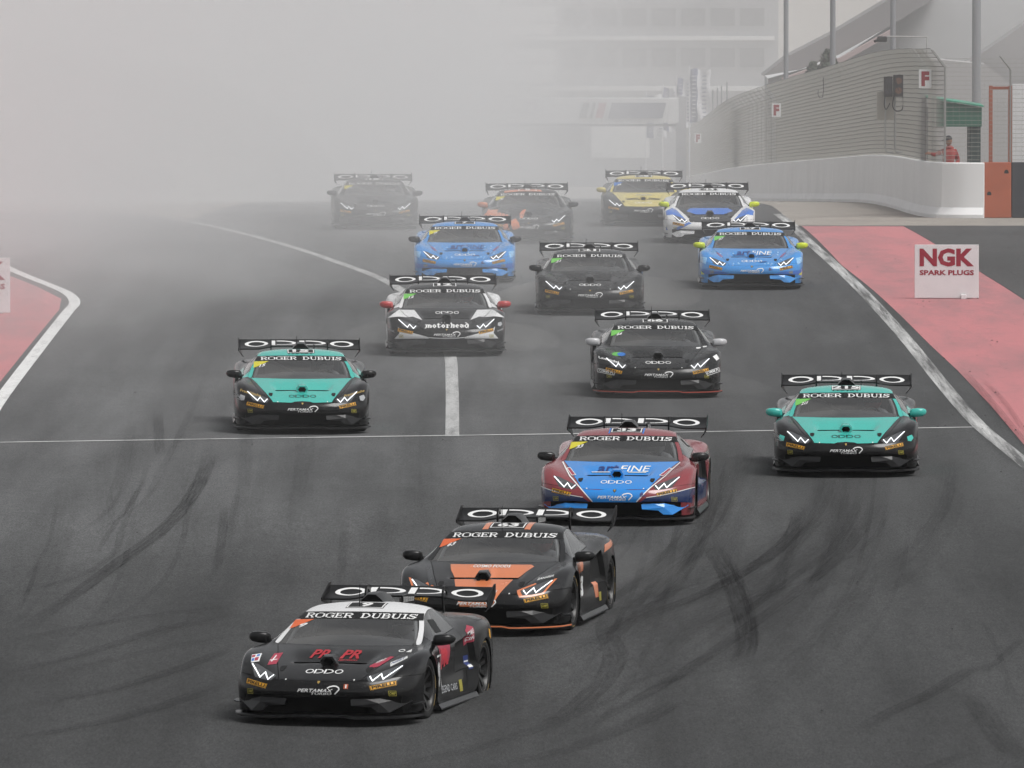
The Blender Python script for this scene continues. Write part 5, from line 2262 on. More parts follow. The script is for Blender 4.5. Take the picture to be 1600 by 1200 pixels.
F_GREEN = mat('flag_green', (0.17, 0.50, 0.10), .5)
F_YEL = mat('flag_yellow', (0.62, 0.55, 0.04), .5)
F_ORG = mat('flag_orange', (0.66, 0.13, 0.04), .5)
PPINK = mat('print_dark_pink', (0.35, 0.03, 0.06), .5)
PBLUE = mat('print_blue', (0.03, 0.16, 0.5), .5)
PNAVY = mat('print_navy', (0.012, 0.03, 0.16), .5)
PGREY = mat('print_grey', (0.35, 0.36, 0.37), .5)
PGREEN = mat('print_green', (0.12, 0.42, 0.08), .5)
ORG_P = paint(*ORANGE)
WHT_P = paint(*WHITE)


class Pair(list):
    """two mirrored shapes, each an object of its own"""


def D(car, name, polys, m, off=.002, **k):
    if isinstance(polys, Pair):
        return [decal(car, name, q_, m, off=off, **k) for q_ in polys]
    return decal(car, name, polys, m, off=off, **k)


def tx(s, x0, y0, x1, y1, dy=0, sh=0, bold=.02):
    return quadmap(text_tris(s, bold), Q(x0, y0, x1, y1, dy, sh))


def both(poly):
    return Pair([[poly], [mirror_px(poly)]])


def pair_stroke(pts, w, closed=False):
    return Pair([stroke(pts, w, closed), stroke(mirror_px(pts), w, closed)])


def art_fine(dark, light):
    def fn(car, part, P):
        D(car, 'bonnet_lettering', tx('art', 640, 470, 800, 525, 0, 14, .02), dark, off=.005)
        D(car, 'bonnet_lettering', tx('FINE', 818, 474, 1040, 520, 0, 14, .005), light, off=.005)
    return fn


def x_car1(car, part, P):
    D(car, 'bonnet_lettering', tx('PR', 640, 472, 762, 524, 0, 18, .03), PRED, off=.006)
    D(car, 'bonnet_lettering', tx('PR', 842, 472, 964, 524, 0, 18, .03), PRED, off=.006)
    D(car, 'bonnet_lettering', tx('PERFORMANCE', 846, 530, 960, 538), PRED, off=.006)
    D(car, 'sponsor_sticker', [[(402, 498), (452, 492), (468, 560), (420, 566)]], PPINK, off=.0025)
    D(car, 'sponsor_lettering', stroke([(425, 510), (430, 548)], 7) + stroke([(414, 540), (452, 534)], 5), PW, off=.006)
    D(car, 'sponsor_sticker', [[(290, 505), (340, 497), (358, 545), (310, 553)]], PW, off=.0025)
    D(car, 'sponsor_lettering', [[(296, 510), (314, 507), (318, 520), (300, 523)], [(322, 524), (342, 521), (346, 540), (328, 543)]], PPINK, off=.006)
    D(car, 'sponsor_lettering', [[(322, 506), (336, 503), (340, 514), (325, 517)], [(306, 530), (320, 527), (324, 543), (310, 546)]], PBLUE, off=.006)
    D(car, 'sponsor_sticker', [[(1080, 560), (1165, 505), (1190, 508), (1140, 566), (1084, 580)]], PPINK, off=.0025)
    D(car, 'sponsor_lettering', tx('HERO', 1108, 538, 1150, 552, -24), PW, off=.006)
    D(car, 'sponsor_sticker', [[(1202, 540), (1290, 498), (1308, 510), (1222, 565)]], PW, off=.0025)
    D(car, 'sponsor_lettering', tx('NZST', 1216, 540, 1290, 554, -38), PNAVY, off=.006)
    D(car, 'sponsor_sticker', ring2d(1205, 470, 20, 8, 5, 3, n=16) + [[(1240, 478), (1264, 460), (1288, 478)]], PW, off=.003)
    D(car, 'tow_marker', [[(978, 676), (1006, 676), (1006, 706), (978, 706)]], mat('tow_orange', (.40, .07, .02), .5), off=.003)
    D(car, 'tow_lettering', tx('1', 988, 680, 997, 702), PW, off=.007)
    S = dict(proj='side', px=False)
    D(car, 'door_sticker', [[(1.62, .50), (2.14, .52), (2.22, .70), (1.62, .72)]], PPINK, off=.0025, **S)
    D(car, 'door_lettering', quadmap(text_tris('PR', .07), [(1.72, .68), (2.12, .66), (2.12, .50), (1.72, .46)]), mat('print_crimson', (.55, .03, .05), .5), off=.006, **S)
    D(car, 'door_number', quadmap(text_tris('9', .06), [(1.42, .56), (1.62, .56), (1.62, .30), (1.42, .30)]), PW, off=.003, **S)
    D(car, 'number_border', stroke([(1.38, .62), (1.68, .62), (1.68, .26)], .02), PW, off=.006, **S)
    D(car, 'quarter_sticker', [[(2.95, .62), (3.16, .66), (3.22, .80), (3.12, .825), (2.94, .78)]], PPINK, off=.0025, **S)
    D(car, 'quarter_lettering', quadmap(text_tris('PERFORMANCE', .02), [(2.97, .76), (3.18, .79), (3.18, .74), (2.97, .71)]) + quadmap(text_tris('RACING', .02), [(2.99, .69), (3.16, .725), (3.16, .685), (2.99, .655)]), PW, off=.006, **S)
    D(car, 'tyre_sticker', [[(3.86, .66), (4.02, .62), (4.02, .72), (3.88, .74)]], PY, off=.0025, **S)
    D(car, 'sill_sticker', [[(2.5, .18), (2.62, .18), (2.62, .30), (2.5, .30)]], PO, off=.0025, **S)
    D(car, 'sill_sticker', [rect(2.9, .38, 3.08, .52)], PNAVY, off=.0025, **S)
    D(car, 'sill_lettering', stroke([(2.91, .41), (3.07, .41)], .02) + stroke([(2.91, .46), (3.07, .46)], .016), PW, off=.006, **S)
    D(car, 'door_lettering', quadmap(text_tris('LEGEND CARS', .02), [(1.66, .30), (2.4, .28), (2.4, .21), (1.66, .22)]), PGREY, off=.006, **S)
    D(car, 'window_panel', [[(1.98, .82), (2.22, .82), (2.30, .94), (2.10, .95)]], PK, off=.003, **S)


def x_car2(car, part, P):
    up = [(520, 458), (1085, 458), (1112, 470), (1035, 546), (590, 546), (548, 500)]
    lo = [(610, 556), (1020, 556), (985, 620), (925, 740), (700, 740), (665, 640)]
    D(car, 'bonnet_patch', Pair([[up], [lo]]), ORG_P, off=.002)
    D(car, 'lamp_surround', both([(1080, 628), (1108, 676), (1190, 672), (1262, 655), (1330, 545), (1312, 549), (1254, 643), (1190, 657), (1128, 662), (1104, 630), (1200, 586), (1190, 578)]), ORG_P, off=.003)
    D(car, 'bonnet_lettering', tx('COSMO FOODS', 690, 462, 950, 480), PW, off=.006)
    D(car, 'bonnet_lettering', quadmap(grid_text('ROGER DUBUIS', SLAB), Q(690, 628, 945, 645)), PW, off=.006)
    D(car, 'fender_lettering', tx('ZANARDI', 1190, 548, 1300, 562, -26), PW, off=.006)
    D(car, 'bonnet_pinstripe', stroke([(385, 480), (470, 600)], 24), paint(*GREY), off=.006)
    D(car, 'roof_stripe', Pair([[rect(-.27, 2.12, -.205, 2.6)], [rect(.205, 2.12, .27, 2.6)]]), ORG_P, proj='top', px=False)
    S = dict(proj='side', px=False)
    D(car, 'door_number', quadmap(text_tris('63', .06), [(1.5, .56), (1.95, .56), (1.95, .32), (1.5, .32)]), PW, off=.003, **S)
    D(car, 'door_sticker', [[(1.42, .60), (1.9, .60), (2.0, .70), (1.42, .71)]], ORG_P, off=.002, **S)
    D(car, 'quarter_patch', [[(3.2, .72), (3.9, .78), (4.1, .72), (3.9, .83), (3.3, .80)]], ORG_P, off=.002, **S)
    D(car, 'sill_sticker', [[(2.6, .25), (2.78, .25), (2.78, .42), (2.6, .42)]], ORG_P, off=.0025, **S)
    D(car, 'sill_sticker', [[(2.8, .2), (2.92, .2), (2.92, .3), (2.8, .3)]], PO, off=.0025, **S)


def x_car3(car, part, P):
    bl = paint(*BLUE)
    D(car, 'nose_patch', [[(548, 656), (690, 663), (812, 652), (934, 663), (1078, 656), (985, 757), (640, 757)]], bl, off=.002)
    D(car, 'lower_patch', both([(1420, 636), (1330, 665), (1200, 700), (1060, 722), (1010, 757), (1130, 748), (1425, 758)]), paint(*NAVYP), off=.002)
    D(car, 'pinstripe', pair_stroke([(352, 446), (440, 556), (548, 656), (640, 752)], 8), PW, off=.006)
    D(car, 'pinstripe', pair_stroke([(1420, 634), (1330, 663), (1200, 698), (1060, 720)], 5), PW, off=.006)
    D(car, 'bonnet_sticker', both([(1140, 548), (1200, 492), (1224, 496), (1170, 552)]), PPINK, off=.003)
    D(car, 'sticker_border', pair_stroke([(1140, 548), (1200, 492), (1224, 496), (1170, 552)], 4, True), PW, off=.007)
    D(car, 'nose_mark', [[(1010, 690), (1030, 675), (1036, 700), (1060, 705), (1010, 715)]], PNAVY, off=.006)
    D(car, 'slot_line', pair_stroke([(600, 528), (740, 527)], 5), PW, off=.01)
    D(car, 'door_patch', [[(1.4, .2), (3.1, .2), (3.2, .42), (2.4, .5), (1.4, .66)]], paint(*NAVYP), off=.002, proj='side', px=False)
    D(car, 'roof_stripe', Pair([[rect(-.225, 2.12, -.205, 2.5)], [rect(.205, 2.12, .225, 2.5)]]), PBLUE, proj='top', px=False)


def x_teal(gold):
    def fn(car, part, P):
        D(car, 'roof_lettering', quadmap(text_tris('LEIPERT', .02), [(-.18, 2.155), (.18, 2.155), (.18, 2.10), (-.18, 2.10)]), PK, proj='top', px=False, off=.006)
        D(car, 'fender_sticker', both([(1322, 600), (1362, 585), (1376, 612), (1356, 640), (1330, 636)]), PGREY if gold else paint(*TEAL), off=.003)
        D(car, 'fender_lettering', stroke([(212, 575), (240, 600), (290, 640)], 4) + stroke([(225, 572), (262, 610)], 3) + stroke([(236, 622), (276, 640)], 3), PGREY, off=.006)
        D(car, 'crease_line', pair_stroke([(350, 446), (444, 560), (546, 656)], 3.5), PK, off=.003)
        D(car, 'nose_notch_patch', [[(700, 664), (742, 650), (812, 645), (882, 650), (924, 664), (812, 668)]], P.get('bumper', P['base']), off=.0025)  # bumper-coloured notch in the lower edge of the teal bonnet
        if gold:
            D(car, 'fender_lettering', tx('Fraenkische', 258, 536, 440, 560, 52, 6), PGOLD, off=.006)
            D(car, 'fender_lettering', quadmap(text_tris('Fraenkische', .02), [(1190, 588), (1372, 536), (1366, 560), (1184, 612)]), PGOLD, off=.006)
    return fn


def x_moto(car, part, P):
    wp = [(345, 456), (490, 458), (566, 566), (470, 528), (428, 534), (392, 508)]
    wf = [(214, 540), (300, 478), (338, 452), (384, 506), (420, 536), (320, 528)]
    D(car, 'bonnet_patch', both(wp), WHT_P, off=.002)
    D(car, 'fender_patch', both(wf), WHT_P, off=.002)
    D(car, 'bumper_patch', both([(315, 632), (345, 672), (470, 700), (628, 742), (628, 757), (520, 757), (280, 756), (300, 735), (330, 700)]), WHT_P, off=.002)
    D(car, 'bumper_stripe', stroke([(630, 746), (720, 753), (812, 755), (904, 753), (994, 746)], 10), WHT_P, off=.0025)
    D(car, 'bonnet_lettering', quadmap(grid_text('motOrhead', BLACKL), Q(592, 594, 1040, 652)), PW, off=.006)
    D(car, 'fender_sticker', [[(1340, 595), (1372, 585), (1384, 610), (1362, 632), (1336, 622)]], PGREY, off=.003)
    D(car, 'fender_lettering', tx('trust', 215, 640, 280, 664, 30), PGREY, off=.006)
    D(car, 'fender_lettering', tx('trust', 1330, 672, 1390, 690, -24), PGREY, off=.006)
    D(car, 'flap_stripe', both([(1045, 775), (1120, 772), (1180, 800), (1210, 830), (1170, 812), (1110, 790), (1050, 788)]), PRED, off=.003)


def x_omm(car, part, P):
    D(car, 'fender_sticker', stroke([(246, 658), (400, 690), (392, 722), (240, 690)], 5, True) + tx('OMM.PL', 254, 664, 394, 686, 30, -2), PW, off=.0035)
    D(car, 'fender_sticker', stroke([(1262, 690), (1392, 645), (1404, 680), (1282, 722)], 5, True) + tx('OMM.PL', 1276, 688, 1396, 712, -38, -2), PW, off=.0035)
    D(car, 'fender_lettering', tx('Leeandel', 252, 540, 440, 562, 52, 0), PW, off=.006)
    D(car, 'bonnet_sticker', [[(440 + 62 * math.cos(R(t)), 520 + 20 * math.sin(R(t))) for t in range(0, 360, 20)]], PGREEN, off=.0025)
    D(car, 'bonnet_sticker', [[(470 + 40 * math.cos(R(t)), 524 + 18 * math.sin(R(t))) for t in range(0, 360, 20)]], PBLUE, off=.006)
    D(car, 'fender_patch', [[(1335, 540), (1372, 518), (1398, 560), (1370, 580)]], PW, off=.0025)
    D(car, 'screen_sticker', [[(1185, 452), (1230, 448), (1228, 462), (1190, 466)], [(1250, 440), (1290, 436), (1288, 448), (1254, 452)]], PW, off=.003)


def x_blue(car, part, P):
    D(car, 'bonnet_sticker', both([(1140, 548), (1200, 492), (1224, 496), (1170, 552)]), mat('print_mauve', (.22, .12, .25), .5), off=.003)
    D(car, 'lower_patch', both([(1425, 690), (1300, 712), (1150, 728), (1060, 757), (1425, 757)]), paint(*ROYAL), off=.002)
    D(car, 'fender_patch', both([(1330, 560), (1400, 545), (1408, 600), (1350, 640)]), paint('ice_blue', (.25, .50, .78), .3), off=.002)
    D(car, 'nose_mark', [[(1010, 690), (1030, 675), (1036, 700), (1060, 705), (1010, 715)], [(905, 612), (990, 604), (985, 614), (905, 620)]], PNAVY, off=.006)
    D(car, 'slot_line', pair_stroke([(600, 528), (740, 527)], 6), PNAVY, off=.01)
    rr = random.Random(5)
    D(car, 'fleck_print', [[(x, y), (x + 14, y - 10), (x + 26, y + 2), (x + 10, y + 9)] for x, y in [(430 + 760 * rr.random(), 470 + 170 * rr.random()) for _ in range(22)]], paint('ice_blue', (.25, .50, .78), .3), off=.0025)


def x_lime(car, part, P):
    x_blue(car, part, P)
    D(car, 'bumper_tip', both([(1385, 735), (1420, 690), (1424, 757), (1360, 757)]), paint(*LIME), off=.0035)


def x_white(car, part, P):
    ro = paint(*ROYAL)
    D(car, 'bonnet_patch', [[(500, 500), (560, 456), (1064, 456), (1124, 500), (990, 546), (634, 546)]], ro, off=.002)
    D(car, 'fender_stripe', both([(1230, 500), (1310, 450), (1400, 500), (1390, 560), (1310, 548), (1180, 600), (1120, 640)]), ro, off=.002)
    D(car, 'bonnet_stripe', both([(1085, 610), (1240, 455), (1285, 448), (1120, 640)]), WHT_P, off=.0025)
    D(car, 'bumper_stripe', both([(1060, 668), (1100, 655), (1300, 740), (1240, 757)]), ro, off=.0025)
    D(car, 'lower_patch', both([(1400, 700), (1426, 690), (1426, 757), (1370, 757)]), ro, off=.0025)


def x_camo(car, part, P):
    rr = random.Random(12)
    pol = []
    for k in range(9):
        x, y = 250 + 48 * k, 520 + 14 * k
        pol.append([(x, y), (x + 30, y - 55), (x + 62, y - 40), (x + 44, y + 60), (x + 8, y + 80), (x + 16, y + 30)])
    pol.append([(200, 560), (300, 480), (420, 470), (380, 520), (240, 580)])
    pol.append([(690, 540), (740, 480), (790, 470), (770, 540), (730, 600), (700, 590)])
    D(car, 'bonnet_patch', Pair([[q_] for q_ in pol[:6]]), ORG_P, off=.002)
    D(car, 'fender_patch', Pair([[pol[9]], [pol[10]]]), ORG_P, off=.0055)
    D(car, 'nose_patch', [[(560, 640), (640, 600), (680, 650), (700, 720), (640, 752), (600, 752)], [(470, 690), (530, 660), (560, 750), (480, 752)]], ORG_P, off=.007)
    D(car, 'roof_patch', [rect(-.5, 2.12, .3, 2.3)], ORG_P, proj='top', px=False)


def x_yellow(car, part, P):
    D(car, 'slot_line', pair_stroke([(560, 545), (740, 530)], 8), PK, off=.01)
    D(car, 'bonnet_lettering', tx('AUTOHAUS', 700, 470, 930, 490), PGREY, off=.006)


SPECS = [
    dict(at=(495, 1137), yaw=13.0, num='9', steer=-3, col=dict(base=BLACK, roof=WHITE), flag=F_ORG, extra=[x_car1], label='leading black race car with white roof and red lettering, nearest the camera'),
    dict(at=(743, 996), yaw=9.4, num='63', no_oppo=True, steer=-2, col=dict(base=BLACK, edge=ORANGE, fender=('graphite', (.016, .0165, .0175), .22)), flag=F_ORG, extra=[x_car2], label='black race car with orange bonnet and COSMO FOODS lettering, second in line'),
    dict(at=(960, 823), yaw=4.0, num='33', col=dict(base=DRED, bonnet=BLUE, flap=BLUE, mirror=CHAR, cover=NAVYP), flag=F_YEL, pert=PW, extra=[art_fine(PNAVY, PW), x_car3], label='blue and dark red race car with white pinstripes, third in line'),
    dict(at=(1322.5, 747), yaw=0.1, num='215', col=dict(base=BLACK, bonnet=TEAL, roof=TEAL, mirror=TEAL, fender=BLACK, door=TEAL, cover=TEAL), flag=F_GREEN, oppo=PK, extra=[x_teal(False)], label='teal and black race car with teal mirrors, on the right of the track'),
    dict(at=(472, 679.5), yaw=-0.7, num='15', col=dict(base=BLACK, bonnet=TEAL, roof=TEAL, mirror=BLACK, door=TEAL, cover=TEAL), flag=F_YEL, oppo=PK, extra=[x_teal(True)], label='teal and black race car with black mirrors, alone on the left'),
    dict(at=(698, 557.5), yaw=-0.85, num='12', col=dict(base=BLACK, pillar=WHITE, mirror=MRED, quarter=WHITE, door=WHITE), flag=F_GREEN, oppo_at=(705, 474, 945, 500), extra=[x_moto], label='black and white race car with red mirrors and blackletter bonnet writing'),
    dict(at=(1029, 623), yaw=-1.4, num='66', col=dict(base=CHAR, mirror=SILV, edge=('edge_red', (.35, .05, .03), .4), quarter=GREY), flag=F_GREEN, extra=[x_omm], label='charcoal race car with silver mirrors and OMM.PL stickers'),
    dict(at=(922, 493), yaw=-0.3, num='21', col=dict(base=CHAR, roof=GREY, mirror=CHAR), flag=F_GREEN, label='plain charcoal race car just ahead of the right bright blue car'),
    dict(at=(1175, 453), yaw=-0.95, num='27', col=dict(base=SKY, flap=SKY, mirror=LIME), flag=F_GREEN, extra=[art_fine(PNAVY, PW), x_lime], label='bright blue race car with lime yellow mirrors by the white edge line'),
    dict(at=(726, 442.5), yaw=0.1, num='7', col=dict(base=SKY, flap=SKY, mirror=CHAR), flag=F_YEL, extra=[art_fine(PNAVY, PNAVY), x_blue], label='bright blue race car with dark mirrors, hazy behind the black and white car'),
    dict(at=(1110, 380.5), yaw=-0.9, num='44', col=dict(base=WHITE, bonnet=GREY, roof=WHITE, mirror=LIME, flap=WHITE), extra=[x_white], label='white and royal blue race car with lime mirrors behind the bright blue car'),
    dict(at=(826, 381), yaw=-0.5, num='5', col=dict(base=GREY, mirror_l=ORANGE, mirror_r=GREY), flag=F_YEL, extra=[x_camo], label='dark grey race car with orange splashes and one orange mirror'),
    dict(at=(1005, 353.5), yaw=0.2, num='38', col=dict(base=GREY, bonnet=YEL, roof=YEL, mirror=YEL), flag=PBLUE, pert=PW, extra=[x_yellow], label='pale yellow and black race car, far back beside the white and blue car'),
    dict(at=(587, 359), yaw=-0.9, num='18', col=dict(base=BLACK, mirror=BLACK), flag=F_YEL, label='dim black race car with lit headlights fading into dust at far left'),
]


# ================================================================== PEOPLE
def skin_mesh(name, joints, bones, root, sub=2):
    me = bpy.data.meshes.new(name)
    names = list(joints)
    me.from_pydata([joints[n][0] for n in names], [(names.index(a), names.index(b)) for a, b in bones], [])
    o = bpy.data.objects.new(name, me)
    COL.objects.link(o)
    bpy.context.view_layer.objects.active = o
    sk = o.modifiers.new('skin', 'SKIN')
    sk.use_smooth_shade = True
    if not me.skin_vertices:
        with bpy.context.temp_override(object=o, active_object=o):
            bpy.ops.object.skin_root_mark()
    sv = me.skin_vertices[0].data
    for i, n in enumerate(names):
        r = joints[n][1]
        sv[i].radius = r if isinstance(r, tuple) else (r, r)
        sv[i].use_root = (n == root)
    s2 = o.modifiers.new('sub', 'SUBSURF')
    s2.levels = s2.render_levels = sub
    bpy.context.view_layer.update()
    out = bpy.data.meshes.new_from_object(o.evaluated_get(bpy.context.evaluated_depsgraph_get()))
    bpy.data.objects.remove(o)
    for p in out.polygons:
        p.use_smooth = True
    return out


SUIT_R = mat('red_overalls', (0.30, 0.035, 0.028), .85, noise=.12, nscale=12)
SKIN_M = mat('skin', (0.30, 0.15, 0.09), .6)
DARKC = mat('dark_cloth', (0.012, 0.012, 0.014), .8)
SUIT_W = mat('driver_suit', (0.30, 0.30, 0.31), .8)
HELM = mat('helmet_white', (0.60, 0.58, 0.57), .25)
HELM_R = mat('helmet_red', (0.36, 0.06, 0.05), .3)
VISOR = mat('visor', (0.01, 0.01, 0.012), .1)

drv = skin_mesh('driver_body', {
    'pelvis': ((.36, 2.36, .34), (.15, .12)), 'waist': ((.36, 2.43, .50), (.14, .11)), 'chest': ((.36, 2.47, .66), (.17, .12)), 'neck': ((.36, 2.46, .80), .06), 'head': ((.36, 2.43, .88), .08),
    'shl': ((.20, 2.45, .72), .07), 'ell': ((.14, 2.22, .62), .05), 'wrl': ((.21, 1.98, .70), .034), 'hal': ((.22, 1.89, .72), .034),
    'shr': ((.52, 2.45, .72), .07), 'elr': ((.58, 2.22, .62), .05), 'wrr': ((.47, 1.98, .70), .034), 'har': ((.46, 1.89, .72), .034),
    'hpl': ((.28, 2.30, .32), .09), 'knl': ((.27, 1.95, .46), .07), 'ftl': ((.27, 1.66, .26), .05), 'hpr': ((.44, 2.30, .32), .09), 'knr': ((.45, 1.95, .46), .07), 'ftr': ((.45, 1.66, .26), .05)},
    [('pelvis', 'waist'), ('waist', 'chest'), ('chest', 'neck'), ('neck', 'head'), ('chest', 'shl'), ('shl', 'ell'), ('ell', 'wrl'), ('wrl', 'hal'), ('chest', 'shr'), ('shr', 'elr'), ('elr', 'wrr'), ('wrr', 'har'),
     ('pelvis', 'hpl'), ('hpl', 'knl'), ('knl', 'ftl'), ('pelvis', 'hpr'), ('hpr', 'knr'), ('knr', 'ftr')], 'pelvis', 1)


def helmet_mesh():
    vs, fs = [], []
    n, m_ = 18, 12
    for j in range(m_ + 1):
        t = math.pi * j / m_
        for i in range(n):
            a = 2 * math.pi * i / n
            r = math.sin(t)
            x = .125 * r * math.cos(a)
            y = .150 * r * math.sin(a)
            z = .135 * math.cos(t)
            if z < -.02:
                y -= .02 * (-.02 - z) / .11
            vs.append((.36 + x, 2.42 + y, .90 + z))
    for j in range(m_):
        for i in range(n):
            fs.append((j * n + i, (j + 1) * n + i, (j + 1) * n + (i + 1) % n, j * n + (i + 1) % n))
    return MB().add(vs, fs).mesh('helmet', smooth=60)


def visor_mesh():
    vs, fs = [], []
    for j in range(4):
        for i in range(11):
            a = R(-160 + 14 * i)
            z = -.035 + .025 * j + .01
            r = math.sqrt(1 - (z / .135) ** 2)
            vs.append((.36 + .128 * r * math.cos(a), 2.42 + .154 * r * math.sin(a), .90 + z))
    for j in range(3):
        for i in range(10):
            fs.append((j * 11 + i, j * 11 + i + 1, j * 11 + 12 + i, j * 11 + 11 + i))
    return MB().add(vs, fs).mesh('visor', smooth=60)


HM, VM = helmet_mesh(), visor_mesh()
DRV = ['helmeted driver seated inside the nearest black car with white roof', 'helmeted driver seated inside the black car with orange bonnet', 'helmeted driver seated inside the blue and dark red car',
       'helmeted driver seated inside the teal car with teal mirrors', 'helmeted driver seated inside the teal car with black mirrors', 'helmeted driver seated inside the black and white car with red mirrors',
       'helmeted driver seated inside the charcoal car with silver mirrors', 'helmeted driver seated inside the plain charcoal car', 'helmeted driver seated inside the blue car with lime mirrors',
       'helmeted driver seated inside the blue car with dark mirrors', 'helmeted driver seated inside the white and royal blue car', 'helmeted driver seated inside the grey car with orange splashes',
       'helmeted driver seated inside the pale yellow car', 'helmeted driver seated inside the dim black car at far left']
for i, sp in enumerate(SPECS):
    car, part = build_car(sp)
    rv = random.Random(100 + i)
    car.rotation_euler = (R(rv.uniform(-.25, .25)), R(rv.uniform(-.35, .35)), car.rotation_euler.z)
    d = empty('person', car.location, car.rotation_euler.z)
    d.rotation_euler = car.rotation_euler
    tag(d, DRV[i], 'person', 'drivers in the race cars')
    link('body', drv, SUIT_W, d)
    h = link('helmet', HM, HELM_R if i in (1, 3, 5) else HELM, d)
    link('visor', VM, VISOR, h)

# marshal in red overalls behind the wall
mp_ = at_dist(1482, 230, 261.6)
ms = tag(empty('person', (mp_.x, 261.6, zt(261.6) + .13)), 'person in red overalls and dark cap leaning on the wall by the green hut', 'person')
mb_ = skin_mesh('marshal_body', {
    'pelvis': ((0, 0, .98), (.16, .13)), 'waist': ((.01, 0, 1.14), (.15, .12)), 'chest': ((.03, 0, 1.36), (.19, .13)), 'collar': ((.02, 0, 1.52), .10), 'neck': ((.01, -.01, 1.58), .06),
    'shl': ((-.13, -.04, 1.46), .075), 'ell': ((-.33, -.16, 1.36), .052), 'wrl': ((-.44, -.26, 1.40), .036),
    'shr': ((.17, .04, 1.44), .08), 'elr': ((.24, .06, 1.20), .058), 'wrr': ((.14, -.16, 1.08), .04),
    'hpl': ((-.08, 0, .92), .10), 'knl': ((-.09, -.02, .50), .075), 'anl': ((-.09, 0, .10), .055), 'tol': ((-.09, -.15, .05), .045),
    'hpr': ((.09, 0, .92), .10), 'knr': ((.11, .02, .50), .075), 'anr': ((.12, .06, .10), .055), 'tor': ((.13, -.09, .05), .045)},
    [('pelvis', 'waist'), ('waist', 'chest'), ('chest', 'collar'), ('collar', 'neck'), ('chest', 'shl'), ('shl', 'ell'), ('ell', 'wrl'), ('chest', 'shr'), ('shr', 'elr'), ('elr', 'wrr'),
     ('pelvis', 'hpl'), ('hpl', 'knl'), ('knl', 'anl'), ('anl', 'tol'), ('pelvis', 'hpr'), ('hpr', 'knr'), ('knr', 'anr'), ('anr', 'tor')], 'pelvis', 2)
link('body', mb_, SUIT_R, ms)


def head_mesh():
    vs, fs = [], []
    n, m_ = 20, 16
    for j in range(m_ + 1):
        t = math.pi * j / m_
        for i in range(n):
            a = 2 * math.pi * i / n
            r = math.sin(t)
            x = .078 * r * math.cos(a)
            y = .098 * r * math.sin(a)
            z = .118 * math.cos(t)
            if z < -.03:
                x *= 1 - .35 * (-.03 - z) / .09
            fx = math.exp(-(x / .018) ** 2)
            if y < -.05:
                y -= .022 * fx * math.exp(-((z + .012) / .024) ** 2)                                 # nose
                y += .010 * math.exp(-((abs(x) - .032) / .016) ** 2) * math.exp(-((z - .012) / .014) ** 2)  # eye sockets
                y -= .006 * math.exp(-(x / .03) ** 2) * math.exp(-((z + .055) / .010) ** 2)           # lips
            if abs(y) < .02 and abs(z) < .03:
                x += math.copysign(.012, x)                                                            # ears
            vs.append((x, y, z))
    for j in range(m_):
        for i in range(n):
            fs.append((j * n + i, (j + 1) * n + i, (j + 1) * n + (i + 1) % n, j * n + (i + 1) % n))
    return MB().add(vs, fs).mesh('head', smooth=70)


hd = link('head', head_mesh(), SKIN_M, ms, (.0, -.02, 1.70))
hd.rotation_euler = (R(8), 0, R(-50))
cap = MB()
vs, fs = [], []
for j in range(7):
    t = math.pi * .5 * j / 6
    for i in range(16):
        a = 2 * math.pi * i / 16
        vs.append((.088 * math.cos(t) * math.cos(a), .106 * math.cos(t) * math.sin(a), .03 + .098 * math.sin(t)))
for j in range(6):
    for i in range(16):
        fs.append((j * 16 + i, j * 16 + (i + 1) % 16, (j + 1) * 16 + (i + 1) % 16, (j + 1) * 16 + i))
cap.add(vs, fs)
cap.add([(-.075, -.07, .035), (.075, -.07, .035), (.06, -.175, .022), (0, -.195, .02), (-.06, -.175, .022), (-.075, -.07, .045), (.075, -.07, .045), (.06, -.175, .03), (0, -.195, .028), (-.06, -.175, .03)],
        [(0, 1, 2, 3, 4), (9, 8, 7, 6, 5), (0, 5, 6, 1), (1, 6, 7, 2), (2, 7, 8, 3), (3, 8, 9, 4), (4, 9, 5, 0)])
link('cap', cap.mesh('cap', smooth=45), DARKC, hd)


def hand_mesh(wr, fwd, up):
    """palm with four unequal curled fingers and a thumb off its side"""
    wr, f, u = Vector(wr), Vector(fwd).normalized(), Vector(up).normalized()
    s = f.cross(u).normalized()
    u = s.cross(f)
    mb = MB()
    mb.tube([wr - f * .01, wr + f * .04, wr + f * .085], [.028, .036, .034], 8)
    for k, (o, l) in enumerate(((-.028, .062), (-.010, .072), (.010, .068), (.027, .052))):
        b = wr + f * .082 + s * o
        mb.tube([b, b + f * l * .45 - u * .006, b + f * l * .65 - u * l * .35, b + f * l * .45 - u * l * .62], [.0095, .009, .008, .0065], 6)
    b = wr + f * .03 - s * .03
    mb.tube([b, b - s * .025 + f * .025 - u * .01, b - s * .02 + f * .05 - u * .03], [.011, .010, .008], 6)
    return mb.mesh('hand', smooth=60)


link('hand', hand_mesh((-.45, -.27, 1.40), (-.8, -.5, .15), (0, 0, 1)), SKIN_M, ms)
link('hand', hand_mesh((.13, -.17, 1.075), (-.5, -.8, .1), (0, 0, 1)), SKIN_M, ms)
tag(MB().tube([(mp_.x + .02, 261.3, Z0 + 1.0), (mp_.x - .20, 261.3, Z0 + 1.58), (mp_.x - .26, 261.3, Z0 + 1.74)], .012, 8).build('flag_stick', mat('pale_wood', (.45, .40, .34), .7)), 'thin pale stick held by the person in red overalls', 'stick')

# ================================================================== AIR: thin haze everywhere and the cloud of dust beyond the crest
def haze_box(name, x0, x1, y0, y1, z0, z1, m):
    o = MB().box(x0, x1, y0, y1, z0, z1).build(name, m)
    tag(o, kind='stuff')
    return o


